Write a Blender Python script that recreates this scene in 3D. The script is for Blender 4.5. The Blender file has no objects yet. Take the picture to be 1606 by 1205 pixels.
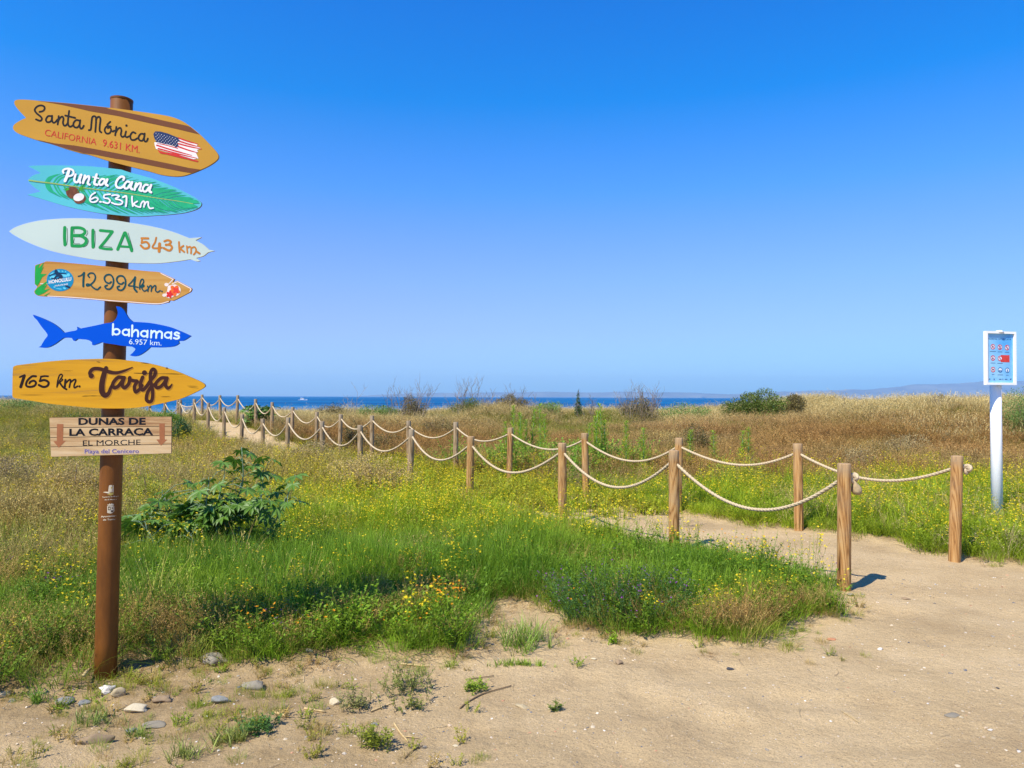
import bpy, math, random
import numpy as np
from mathutils import Vector, Matrix, noise as mnoise
from mathutils.geometry import tessellate_polygon

random.seed(7)
RNG = np.random.default_rng(11)
scene = bpy.context.scene
COL = scene.collection
R = math.radians

# ------------------------------------------------------------------ camera
F = 1150.0                      # focal length in photo pixels (1606 wide)
CAM_Z = 1.55
cam_d = bpy.data.cameras.new('camera')
cam_d.sensor_width = 36.0
cam_d.lens = F / 1606.0 * 36.0
cam_d.clip_start = 0.05
cam_d.clip_end = 60000
cam = bpy.data.objects.new('camera', cam_d)
CAM_M = Matrix.Translation((0, 0, CAM_Z)) @ Matrix.Rotation(R(90) + math.atan(20.3 / F), 4, 'X') @ Matrix.Rotation(0.0037, 4, 'Z')
cam.matrix_world = CAM_M
COL.objects.link(cam)
scene.camera = cam
CAM_R = np.array(CAM_M.to_3x3())

# ------------------------------------------------------------------ light
SUN_EL = R(53)
SUN_AZ = R(43)                  # sun stands behind the camera, to the left
sun_dir = Vector((-math.sin(SUN_AZ) * math.cos(SUN_EL), -math.cos(SUN_AZ) * math.cos(SUN_EL), math.sin(SUN_EL)))
world = bpy.data.worlds.new('World')
scene.world = world
world.use_nodes = True
wn = world.node_tree
wn.nodes.clear()
sky = wn.nodes.new('ShaderNodeTexSky')
sky.sky_type = 'NISHITA'
sky.sun_disc = False
sky.sun_elevation = SUN_EL
# node rotation 0 puts the sun at +Y, growing clockwise seen from above
sky.sun_rotation = math.atan2(sun_dir.x, sun_dir.y)
sky.altitude = 0
sky.air_density = 1.0
sky.dust_density = 0.3
sky.ozone_density = 3.0
hs = wn.nodes.new('ShaderNodeHueSaturation')
hs.inputs['Saturation'].default_value = 1.22
hs.inputs['Value'].default_value = 1.0
bg = wn.nodes.new('ShaderNodeBackground')
bg.inputs['Strength'].default_value = 0.105
wo = wn.nodes.new('ShaderNodeOutputWorld')
tintn = wn.nodes.new('ShaderNodeMix'); tintn.data_type = 'RGBA'; tintn.blend_type = 'MULTIPLY'
tintn.inputs[0].default_value = 1.0
tintn.inputs[7].default_value = (0.62, 1.0, 1.62, 1)
wn.links.new(sky.outputs[0], tintn.inputs[6])
wn.links.new(tintn.outputs[2], hs.inputs['Color'])
# haze whitens the sky towards the horizon: red rises with falling elevation
tcw = wn.nodes.new('ShaderNodeTexCoord'); spz = wn.nodes.new('ShaderNodeSeparateXYZ')
wn.links.new(tcw.outputs['Generated'], spz.inputs[0])
rr_ = wn.nodes.new('ShaderNodeValToRGB'); el_ = rr_.color_ramp.elements
stops_ = [(0.0, 0.33), (0.012, 0.36), (0.03, 0.47), (0.082, 0.41), (0.148, 0.285), (0.267, 0.09), (0.375, 0.0), (1.0, 0.0)]
while len(el_) < len(stops_): el_.new(0.5)
for i_, (p_, v_) in enumerate(stops_): el_[i_].position = p_; el_[i_].color = (v_, v_, v_, 1)
wn.links.new(spz.outputs[2], rr_.inputs[0])
sc_ = wn.nodes.new('ShaderNodeMath'); sc_.operation = 'MULTIPLY'; sc_.inputs[1].default_value = 1 / 0.1485
wn.links.new(rr_.outputs[0], sc_.inputs[0])
def fac_(st):
    r_ = wn.nodes.new('ShaderNodeValToRGB'); e_ = r_.color_ramp.elements
    while len(e_) < len(st): e_.new(0.5)
    for i_, (p_, v_) in enumerate(st): e_[i_].position = p_; e_[i_].color = (v_, v_, v_, 1)
    wn.links.new(spz.outputs[2], r_.inputs[0]); return r_.outputs[0]
sp_ = wn.nodes.new('ShaderNodeSeparateColor'); cb_ = wn.nodes.new('ShaderNodeCombineColor')
mg_ = wn.nodes.new('ShaderNodeMath'); mg_.operation = 'MULTIPLY'; mb_ = wn.nodes.new('ShaderNodeMath'); mb_.operation = 'MULTIPLY'
wn.links.new(hs.outputs[0], sp_.inputs[0])
wn.links.new(sp_.outputs[1], mg_.inputs[0]); wn.links.new(fac_([(0.0, 0.62), (0.012, 0.66), (0.03, 0.76), (0.09, 0.90), (0.15, 1.085), (0.267, 1.16), (0.375, 1.10), (0.48, 1.0), (0.75, 0.74), (1.0, 0.62)]), mg_.inputs[1])
wn.links.new(sp_.outputs[2], mb_.inputs[0]); wn.links.new(fac_([(0.0, 0.57), (0.03, 0.62), (0.09, 0.80), (0.15, 0.88), (0.267, 0.92), (0.48, 1.0), (0.75, 0.78), (1.0, 0.70)]), mb_.inputs[1])
wn.links.new(sc_.outputs[0], cb_.inputs[0]); wn.links.new(mg_.outputs[0], cb_.inputs[1]); wn.links.new(mb_.outputs[0], cb_.inputs[2])
wn.links.new(cb_.outputs[0], bg.inputs['Color'])
wn.links.new(bg.outputs[0], wo.inputs['Surface'])
sl = bpy.data.lights.new('sun', 'SUN')
sl.energy = 4.8
sl.angle = R(0.55)
sl.color = (1.0, 0.93, 0.80)
so = bpy.data.objects.new('sun', sl)
so.rotation_euler = sun_dir.to_track_quat('Z', 'Y').to_euler()
so.location = (-5, -6, 12)
COL.objects.link(so)
scene.view_settings.view_transform = 'Standard'
scene.view_settings.look = 'None'
scene.view_settings.gamma = 1.0
scene.view_settings.exposure = 0.5
scene.view_settings.use_curve_mapping = False
scene.cycles.max_bounces = 8
scene.cycles.diffuse_bounces = 3
scene.cycles.glossy_bounces = 2
scene.cycles.transmission_bounces = 4
scene.cycles.volume_bounces = 2
scene.cycles.transparent_max_bounces = 8

# ------------------------------------------------------------------ helpers
def ray(px, py):
    c = np.array([(px - 803.0) / F, -(py - 602.5) / F, -1.0])
    return CAM_R @ c

def at(px, py, Y):
    """point seen at photo pixel (px,py) whose world y is Y"""
    r = ray(px, py)
    return np.array([0, 0, CAM_Z]) + r * (Y / r[1])

def gxy(px, py):
    """flat ground point under a photo pixel"""
    r = ray(px, py)
    t = -CAM_Z / r[2]
    return np.array([r[0] * t, r[1] * t])

def hash2(ix, iy, seed):
    n = (ix.astype(np.int64) * 374761393 + iy.astype(np.int64) * 668265263 + seed * 1442695041) & 0x7fffffff
    n = ((n ^ (n >> 13)) * 1274126177) & 0x7fffffff
    n = n ^ (n >> 16)
    return (n & 0xffff) / 65535.0

def vnoise(x, y, seed=0):
    x = np.asarray(x, float); y = np.asarray(y, float)
    ix = np.floor(x); iy = np.floor(y)
    fx = x - ix; fy = y - iy
    fx = fx * fx * (3 - 2 * fx); fy = fy * fy * (3 - 2 * fy)
    a = hash2(ix, iy, seed); b = hash2(ix + 1, iy, seed)
    c = hash2(ix, iy + 1, seed); d = hash2(ix + 1, iy + 1, seed)
    return (a * (1 - fx) + b * fx) * (1 - fy) + (c * (1 - fx) + d * fx) * fy

def fbm(x, y, seed=0, o=4):
    s = 0; a = 0.5; t = 0
    for k in range(o):
        s = s + a * vnoise(x * 2 ** k + 17.3 * k, y * 2 ** k - 9.1 * k, seed + k); t += a; a *= 0.5
    return s / t

def sstep(a, b, x):
    t = np.clip((np.asarray(x, float) - a) / (b - a), 0, 1)
    return t * t * (3 - 2 * t)

def inpoly(x, y, poly):
    x = np.asarray(x, float); y = np.asarray(y, float)
    r = np.zeros(x.shape, bool)
    n = len(poly)
    for i in range(n):
        x0, y0 = poly[i]; x1, y1 = poly[(i + 1) % n]
        if y0 == y1: continue
        c = ((y0 > y) != (y1 > y)) & (x < (x1 - x0) * (y - y0) / (y1 - y0) + x0)
        r ^= c
    return r

def tag(o, label=None, cat=None, group=None, kind=None):
    if label: o['label'] = label
    if cat: o['category'] = cat
    if group: o['group'] = group
    if kind: o['kind'] = kind
    return o

def empty(name, loc, label, cat, group=None):
    o = bpy.data.objects.new(name, None)
    o.location = loc
    o.empty_display_size = 0.1
    COL.objects.link(o)
    bpy.context.view_layer.update()
    return tag(o, label, cat, group)

def mesh(name, V, Fc, mats, parent=None, smooth=False, mi=None, link=True, attrs=None):
    """vertices in world space; kept in world space when parented"""
    V = np.asarray(V, float).reshape(-1, 3)
    if parent is not None:
        V = V - np.array(parent.location) - (np.array(parent.parent.location) if parent.parent else 0)
    me = bpy.data.meshes.new(name)
    me.from_pydata(V.tolist(), [], [tuple(int(i) for i in f) for f in Fc])
    if not isinstance(mats, (list, tuple)): mats = [mats]
    for m in mats: me.materials.append(m)
    if mi is not None: me.polygons.foreach_set('material_index', np.asarray(mi, dtype=np.int32))
    if smooth: me.polygons.foreach_set('use_smooth', np.ones(len(me.polygons), bool))
    if attrs:
        for k, v in attrs.items():
            a = me.attributes.new(k, 'FLOAT', 'POINT'); a.data.foreach_set('value', np.asarray(v, np.float32))
    me.update()
    o = bpy.data.objects.new(name, me)
    if link: COL.objects.link(o)
    if parent is not None: o.parent = parent
    return o

class MB:
    """collects faces"""
    def __init__(s): s.v = []; s.f = []; s.m = []
    def add(s, V, Fc, m=0):
        b = len(s.v)
        s.v += [tuple(map(float, p)) for p in V]
        s.f += [tuple(i + b for i in f) for f in Fc]
        s.m += [m] * len(Fc)
    def obj(s, name, mats, parent=None, smooth=False, link=True):
        return mesh(name, s.v, s.f, mats, parent, smooth, s.m, link)
    def box(s, c, d, rz=0, m=0):
        c = np.array(c, float); d = np.array(d, float) / 2
        P = np.array([[sx, sy, sz] for sz in (-1, 1) for sy in (-1, 1) for sx in (-1, 1)]) * d
        cs, sn = math.cos(rz), math.sin(rz)
        P = np.stack([P[:, 0] * cs - P[:, 1] * sn, P[:, 0] * sn + P[:, 1] * cs, P[:, 2]], 1) + c
        s.add(P, [(0, 2, 3, 1), (4, 5, 7, 6), (0, 1, 5, 4), (2, 6, 7, 3), (0, 4, 6, 2), (1, 3, 7, 5)], m)
    def tube(s, pts, rad, n=6, m=0, cap=True, prof=None, twist=0.0):
        pts = [Vector(p) for p in pts]; N = len(pts)
        if np.isscalar(rad): rad = [rad] * N
        V = []; prev = None
        for i, p in enumerate(pts):
            t = (pts[min(i + 1, N - 1)] - pts[max(i - 1, 0)]).normalized()
            if prev is None:
                u = t.cross(Vector((0, 0, 1)))
                if u.length < 0.05: u = t.cross(Vector((1, 0, 0)))
                u.normalize()
            else:
                u = (prev - t * prev.dot(t)).normalized()
            prev = u
            w = t.cross(u)
            for k in range(n):
                a = 2 * math.pi * k / n
                r = rad[i] * (prof(a) if prof else 1)
                b = a + twist * i
                V.append(p + (u * math.cos(b) + w * math.sin(b)) * r)
        Fc = [(i * n + k, i * n + (k + 1) % n, (i + 1) * n + (k + 1) % n, (i + 1) * n + k) for i in range(N - 1) for k in range(n)]
        if cap:
            Fc.append(tuple(range(n - 1, -1, -1))); Fc.append(tuple((N - 1) * n + k for k in range(n)))
        s.add(V, Fc, m)

# ------------------------------------------------------------------ materials
def newmat(name):
    m = bpy.data.materials.new(name); m.use_nodes = True
    nt = m.node_tree; nt.nodes.clear()
    out = nt.nodes.new('ShaderNodeOutputMaterial')
    return m, nt, out

def N(nt, t, **kw):
    n = nt.nodes.new(t)
    for k, v in kw.items():
        if k in n.inputs: n.inputs[k].default_value = v
        else: setattr(n, k, v)
    return n

def ramp(nt, fac, stops):
    r = nt.nodes.new('ShaderNodeValToRGB')
    e = r.color_ramp.elements
    while len(e) < len(stops): e.new(0.5)
    for i, (p, c) in enumerate(stops):
        e[i].position = p; e[i].color = (c[0], c[1], c[2], 1)
    if fac is not None: nt.links.new(fac, r.inputs[0])
    return r

def paint(name, col, rough=0.45, var=0.08, scale=30, bump=0.0, spec=0.2, metallic=0):
    m, nt, out = newmat(name)
    tc = N(nt, 'ShaderNodeTexCoord')
    nz = N(nt, 'ShaderNodeTexNoise', Scale=scale, Detail=4.0)
    nt.links.new(tc.outputs['Object'], nz.inputs['Vector'])
    c0 = [c * (1 - var) for c in col]; c1 = [min(1, c * (1 + var)) for c in col]
    r = ramp(nt, nz.outputs[0], [(0.3, c0), (0.7, c1)])
    p = N(nt, 'ShaderNodeBsdfPrincipled', Roughness=rough, Metallic=metallic)
    p.inputs['Specular IOR Level'].default_value = spec
    nt.links.new(r.outputs[0], p.inputs['Base Color'])
    if bump:
        b = N(nt, 'ShaderNodeBump', Strength=0.5, Distance=bump)
        nt.links.new(nz.outputs[0], b.inputs['Height']); nt.links.new(b.outputs[0], p.inputs['Normal'])
    nt.links.new(p.outputs[0], out.inputs[0])
    return m

def wood(name, stops, axis='Z', scale=6.0, stretch=14.0, rough=0.75, bump=0.004, knots=True, coord='Object'):
    """timber: grain stretched along one axis"""
    m, nt, out = newmat(name)
    tc = N(nt, 'ShaderNodeTexCoord')
    mp = N(nt, 'ShaderNodeMapping')
    s = {'X': (1 / stretch, 1, 1), 'Z': (1, 1, 1 / stretch)}[axis]
    mp.inputs['Scale'].default_value = s
    inf = N(nt, 'ShaderNodeObjectInfo')
    nt.links.new(tc.outputs[coord], mp.inputs['Vector'])
    wr = N(nt, 'ShaderNodeVectorMath', operation='MULTIPLY'); wr.inputs[1].default_value = (7, 13, 5)
    nt.links.new(inf.outputs['Random'], wr.inputs[0])
    ad = N(nt, 'ShaderNodeVectorMath', operation='ADD')
    nt.links.new(mp.outputs[0], ad.inputs[0]); nt.links.new(wr.outputs[0], ad.inputs[1])
    n1 = N(nt, 'ShaderNodeTexNoise', Scale=scale * 8, Detail=6.0, Roughness=0.65, Distortion=0.6)
    n2 = N(nt, 'ShaderNodeTexNoise', Scale=scale * 1.5, Detail=3.0)
    nt.links.new(ad.outputs[0], n1.inputs['Vector']); nt.links.new(ad.outputs[0], n2.inputs['Vector'])
    mx = N(nt, 'ShaderNodeMix', data_type='FLOAT'); mx.inputs[0].default_value = 0.4
    nt.links.new(n1.outputs[0], mx.inputs[2]); nt.links.new(n2.outputs[0], mx.inputs[3])
    r = ramp(nt, mx.outputs[0], stops)
    p = N(nt, 'ShaderNodeBsdfPrincipled', Roughness=rough)
    p.inputs['Specular IOR Level'].default_value = 0.25
    nt.links.new(r.outputs[0], p.inputs['Base Color'])
    b = N(nt, 'ShaderNodeBump', Strength=0.7, Distance=bump)
    nt.links.new(n1.outputs[0], b.inputs['Height']); nt.links.new(b.outputs[0], p.inputs['Normal'])
    nt.links.new(p.outputs[0], out.inputs[0])
    return m

def leafmat(name, tint=None, trans=0.35, rough=0.5, spec=0.35, var=0.35):
    """foliage: colour from the instance (or a fixed one), light passes through"""
    m, nt, out = newmat(name)
    if tint is None:
        a = N(nt, 'ShaderNodeAttribute', attribute_type='INSTANCER', attribute_name='tint'); c = a.outputs['Color']
    else:
        a = N(nt, 'ShaderNodeRGB'); a.outputs[0].default_value = (*tint, 1); c = a.outputs[0]
    v = N(nt, 'ShaderNodeAttribute', attribute_type='GEOMETRY', attribute_name='var')
    mr = N(nt, 'ShaderNodeMapRange'); mr.inputs[3].default_value = 1 - var; mr.inputs[4].default_value = 1 + var
    nt.links.new(v.outputs['Fac'], mr.inputs[0])
    mul = N(nt, 'ShaderNodeVectorMath', operation='SCALE')
    nt.links.new(c, mul.inputs[0]); nt.links.new(mr.outputs[0], mul.inputs['Scale'])
    p = N(nt, 'ShaderNodeBsdfPrincipled', Roughness=rough)
    p.inputs['Specular IOR Level'].default_value = spec
    t = N(nt, 'ShaderNodeBsdfTranslucent')
    nt.links.new(mul.outputs[0], p.inputs['Base Color']); nt.links.new(mul.outputs[0], t.inputs['Color'])
    mx = N(nt, 'ShaderNodeMixShader'); mx.inputs[0].default_value = trans
    nt.links.new(p.outputs[0], mx.inputs[1]); nt.links.new(t.outputs[0], mx.inputs[2])
    nt.links.new(mx.outputs[0], out.inputs[0])
    return m

# ------------------------------------------------------------------ fence line positions (x, y, height of the post top)
def ptop(px, py, Y, wd=0.1):
    p = at(px, py, Y); return (p[0], p[1], p[2])
NEAR = [ptop(*a) for a in [(1324, 727, 5.93), (1057, 706.5, 7.44), (881.7, 695, 9.0), (738.5, 684.6, 10.4), (645.6, 673.5, 12.1),
        (564.6, 667, 13.7), (505, 661, 15.3), (452, 655, 17.0), (412, 657, 18.3), (380, 650, 19.7), (352, 639, 21.0),
        (327, 632, 22.3), (305, 626, 23.6), (283, 627, 25.0), (259, 629, 26.2), (235, 636, 27.2)]]
FAR = [ptop(*a) for a in [(1501, 715, 6.98), (1251, 696, 8.58), (1065, 687, 9.9), (917, 679.6, 11.3), (800.5, 671, 12.9), (715, 662, 14.4),
        (641, 660, 16.0), (583.5, 652, 17.3), (534.5, 650, 18.5), (497, 646, 19.8), (459, 638.5, 21.0), (427, 631, 22.2),
        (401, 626, 23.5), (373, 620, 24.8), (345, 620, 26.2), (317, 619, 27.6), (279, 627, 29.0)]]

# ------------------------------------------------------------------ terrain
SEA_Z = -3.6
def ground_z(x, y):
    x = np.asarray(x, float); y = np.asarray(y, float)
    g = 0.62 * sstep(17, 26, y) + 0.10 * sstep(24, 28, y) * sstep(-8, -4, x)
    g = g - 0.5 * sstep(30, 40, y) - 4.3 * sstep(36, 85, y)
    hum = (fbm(x * 0.22, y * 0.22, 5, 3) - 0.5) * 0.9 * sstep(14, 26, y) * (1 - sstep(60, 90, y)) * sstep(-6, -1, x)
    hum2 = (fbm(x * 0.2 + 9, y * 0.2, 15, 3) - 0.5) * 0.7 * sstep(14, 22, y) * (1 - sstep(60, 90, y)) * sstep(9, 14, -x)
    g = g + hum + hum2 + 0.34 * sstep(20, 25, y) * (1 - sstep(29, 34, y)) * sstep(12, 15, -x)
    near = 1 - sstep(12, 30, np.abs(y))
    g = g + (fbm(x * 1.3, y * 1.3, 2, 3) - 0.5) * 0.05 * near
    g = g + (fbm(x * 7, y * 7, 3, 3) - 0.5) * 0.018 * near
    tr = fbm(x * 3.2 + 2 * fbm(x, y, 8, 2), y * 3.2, 6, 2)
    g = g - 0.018 * np.clip((tr - 0.58) * 8, 0, 1) * near
    g = g + 0.42 * sstep(8.5, 12.5, x) * sstep(19, 25, y) * (1 - sstep(31, 38, y))
    # the ground lies a little higher under the plants
    g = g + 0.03 * vegmask(x, y) * near
    return g

front_px = [(-900, 1170), (-300, 1110), (0, 1090), (80, 1078), (140, 1052), (175, 1044), (230, 1040), (330, 1024), (430, 1036), (520, 1036), (600, 1022),
            (660, 1036), (715, 1018), (738, 980), (760, 955), (850, 948), (890, 965), (910, 985), (960, 992), (1040, 1000),
            (1110, 1012), (1200, 1010), (1250, 988), (1305, 970), (1292, 942), (1262, 915), (1200, 893), (1130, 877), (1080, 868)]
FRONT = [tuple(gxy(*p)) for p in front_px]
FRONT += [(a[0] - 0.12, a[1] - 0.02) for a in NEAR[2:]] + [(-22, 36), (-60, 40), (-60, 4), (-12, 2.2)]
BACK = [(30, 4.5), (9, 5.9), tuple(gxy(1606, 892)), tuple(gxy(1540, 884)), tuple(gxy(1500, 874)), tuple(gxy(1400, 852))] + \
       [(a[0] + 0.02, a[1] + 0.02) for a in FAR[1:]] + [(-18, 60), (-18, 70), (70, 70), (70, 4.5)]
FRONT = [(float(a), float(b)) for a, b in FRONT]; BACK = [(float(a), float(b)) for a, b in BACK]

def in_path(x, y):
    return ~(inpoly(x, y, FRONT) | inpoly(x, y, BACK))

def vegmask(x, y):
    k = 0.55 + 0.45 * (y > 5)
    wx = x + (fbm(x * 2.0, y * 2.0, 31, 3) - 0.5) * 0.6 + (vnoise(x * 9, y * 9, 33) - 0.5) * 0.22
    wy = y + (fbm(x * 2.0 + 50, y * 2.0, 32, 3) - 0.5) * 0.5 * k + (vnoise(x * 9, y * 9, 34) - 0.5) * 0.22
    return (~in_path(wx, wy)).astype(float) * (y < 60) * (y > 1.5)

def build_ground():
    ys = [-160, -80, -40, -20, -10, -5, -2, 0, 1, 1.8]
    y = 2.2
    while y < 110:
        ys.append(y); y += 0.03 + 0.012 * max(0, y - 3) ** 1.15
    ys += [130, 170]
    ys = np.array(ys)
    t = np.linspace(-1, 1, 331)
    xs = np.sign(t) * (np.abs(t) * 7 + np.abs(t) ** 5 * 200)
    X, Y = np.meshgrid(xs, ys)
    x = X.ravel(); y = Y.ravel()
    z = ground_z(x, y)
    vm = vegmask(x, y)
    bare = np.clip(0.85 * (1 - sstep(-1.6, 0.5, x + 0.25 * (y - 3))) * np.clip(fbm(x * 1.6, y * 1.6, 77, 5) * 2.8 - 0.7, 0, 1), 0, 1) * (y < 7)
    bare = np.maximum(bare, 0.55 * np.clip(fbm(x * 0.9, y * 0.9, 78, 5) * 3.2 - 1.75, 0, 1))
    nx = len(xs); ny = len(ys)
    i = np.arange((nx - 1) * (ny - 1)); r = i // (nx - 1); c = i % (nx - 1)
    a = r * nx + c
    Fc = np.stack([a, a + 1, a + nx + 1, a + nx], 1)
    m, nt, out = newmat('sandy_ground')
    tc = N(nt, 'ShaderNodeTexCoord')
    def noise(s, d=5.0, ro=0.6):
        n = N(nt, 'ShaderNodeTexNoise', Scale=s, Detail=d, Roughness=ro)
        nt.links.new(tc.outputs['Object'], n.inputs['Vector']); return n.outputs[0]
    big = ramp(nt, noise(1.1, 7, 0.7), [(0.3, (0.43, 0.305, 0.16)), (0.52, (0.56, 0.41, 0.22)), (0.72, (0.64, 0.48, 0.275))])
    fine = ramp(nt, noise(120, 8, 0.75), [(0.33, (0.42, 0.39, 0.35)), (0.48, (0.95, 0.95, 0.95)), (0.7, (1.3, 1.27, 1.22))])
    mul = N(nt, 'ShaderNodeMix', data_type='RGBA', blend_type='MULTIPLY'); mul.inputs[0].default_value = 0.8
    nt.links.new(big.outputs[0], mul.inputs[6]); nt.links.new(fine.outputs[0], mul.inputs[7])
    # grit: pale and dark specks
    vo = N(nt, 'ShaderNodeTexVoronoi', Scale=70.0); nt.links.new(tc.outputs['Object'], vo.inputs['Vector'])
    spk = ramp(nt, vo.outputs['Distance'], [(0.12, (1, 1, 1)), (0.2, (0, 0, 0))])
    hs2 = N(nt, 'ShaderNodeSeparateColor'); nt.links.new(vo.outputs['Color'], hs2.inputs[0])
    gate = N(nt, 'ShaderNodeMath', operation='GREATER_THAN'); gate.inputs[1].default_value = 0.55
    nt.links.new(hs2.outputs[0], gate.inputs[0])
    gm = N(nt, 'ShaderNodeMath', operation='MULTIPLY'); nt.links.new(gate.outputs[0], gm.inputs[0]); nt.links.new(spk.outputs[0], gm.inputs[1])
    spc = ramp(nt, hs2.outputs[1], [(0.0, (0.12, 0.11, 0.1)), (0.45, (0.3, 0.2, 0.12)), (0.7, (0.62, 0.55, 0.45)), (1.0, (0.8, 0.74, 0.66))])
    mg = N(nt, 'ShaderNodeMix', data_type='RGBA'); nt.links.new(gm.outputs[0], mg.inputs[0])
    nt.links.new(mul.outputs[2], mg.inputs[6]); nt.links.new(spc.outputs[0], mg.inputs[7])
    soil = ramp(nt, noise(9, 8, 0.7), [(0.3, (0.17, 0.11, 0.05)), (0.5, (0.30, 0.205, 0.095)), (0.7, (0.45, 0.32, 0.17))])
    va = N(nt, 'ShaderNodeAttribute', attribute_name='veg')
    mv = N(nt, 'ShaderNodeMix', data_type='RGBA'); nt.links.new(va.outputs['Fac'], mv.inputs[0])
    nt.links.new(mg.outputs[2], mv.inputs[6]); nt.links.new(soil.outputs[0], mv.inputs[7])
    p = N(nt, 'ShaderNodeBsdfPrincipled', Roughness=0.95)
    p.inputs['Specular IOR Level'].default_value = 0.1
    nt.links.new(mv.outputs[2], p.inputs['Base Color'])
    b1 = N(nt, 'ShaderNodeBump', Strength=0.9, Distance=0.028)
    nt.links.new(noise(22, 8, 0.7), b1.inputs['Height'])
    b2 = N(nt, 'ShaderNodeBump', Strength=0.8, Distance=0.004)
    nt.links.new(noise(150, 4, 0.7), b2.inputs['Height']); nt.links.new(b1.outputs[0], b2.inputs['Normal'])
    nt.links.new(b2.outputs[0], p.inputs['Normal'])
    nt.links.new(p.outputs[0], out.inputs[0])
    o = mesh('ground', np.stack([x, y, z], 1), Fc, m, None, True, attrs={'veg': np.maximum(vm, bare)})
    tag(o, kind='structure')
build_ground()

def build_sea():
    m, nt, out = newmat('sea_water')
    tc = N(nt, 'ShaderNodeTexCoord')
    mp = N(nt, 'ShaderNodeMapping'); mp.inputs['Scale'].default_value = (0.25, 1, 1)
    nt.links.new(tc.outputs['Object'], mp.inputs['Vector'])
    n1 = N(nt, 'ShaderNodeTexNoise', Scale=0.01, Detail=4.0); nt.links.new(mp.outputs[0], n1.inputs['Vector'])
    r = ramp(nt, n1.outputs[0], [(0.38, (0.0, 0.065, 0.19)), (0.6, (0.0, 0.115, 0.28)), (0.75, (0.02, 0.17, 0.36))])
    # paler, greener water over the sand near the shore
    sp = N(nt, 'ShaderNodeSeparateXYZ'); nt.links.new(tc.outputs['Object'], sp.inputs[0])
    mr = N(nt, 'ShaderNodeMapRange'); mr.inputs[1].default_value = 180; mr.inputs[2].default_value = 420; mr.inputs[3].default_value = 1; mr.inputs[4].default_value = 0
    nt.links.new(sp.outputs[1], mr.inputs[0])
    mx = N(nt, 'ShaderNodeMix', data_type='RGBA'); nt.links.new(mr.outputs[0], mx.inputs[0])
    nt.links.new(r.outputs[0], mx.inputs[6]); mx.inputs[7].default_value = (0.05, 0.22, 0.42, 1)
    n2 = N(nt, 'ShaderNodeTexNoise', Scale=0.7, Detail=6.0); nt.links.new(mp.outputs[0], n2.inputs['Vector'])
    b = N(nt, 'ShaderNodeBump', Strength=1.0, Distance=0.8); nt.links.new(n2.outputs[0], b.inputs['Height'])
    p = N(nt, 'ShaderNodeBsdfPrincipled', Roughness=0.55, IOR=1.33)
    p.inputs['Specular IOR Level'].default_value = 0.12
    nt.links.new(mx.outputs[2], p.inputs['Base Color']); nt.links.new(b.outputs[0], p.inputs['Normal'])
    nt.links.new(p.outputs[0], out.inputs[0])
    ys = [60, 200, 600, 2000, 6000, 15500]; xs = [-20000, -4000, -800, 0, 800, 4000, 20000]
    V = [(x, y, SEA_Z) for y in ys for x in xs]; n = len(xs)
    Fc = [(j * n + i, j * n + i + 1, (j + 1) * n + i + 1, (j + 1) * n + i) for j in range(len(ys) - 1) for i in range(n - 1)]
    tag(mesh('sea', V, Fc, m), kind='structure')
build_sea()

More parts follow.
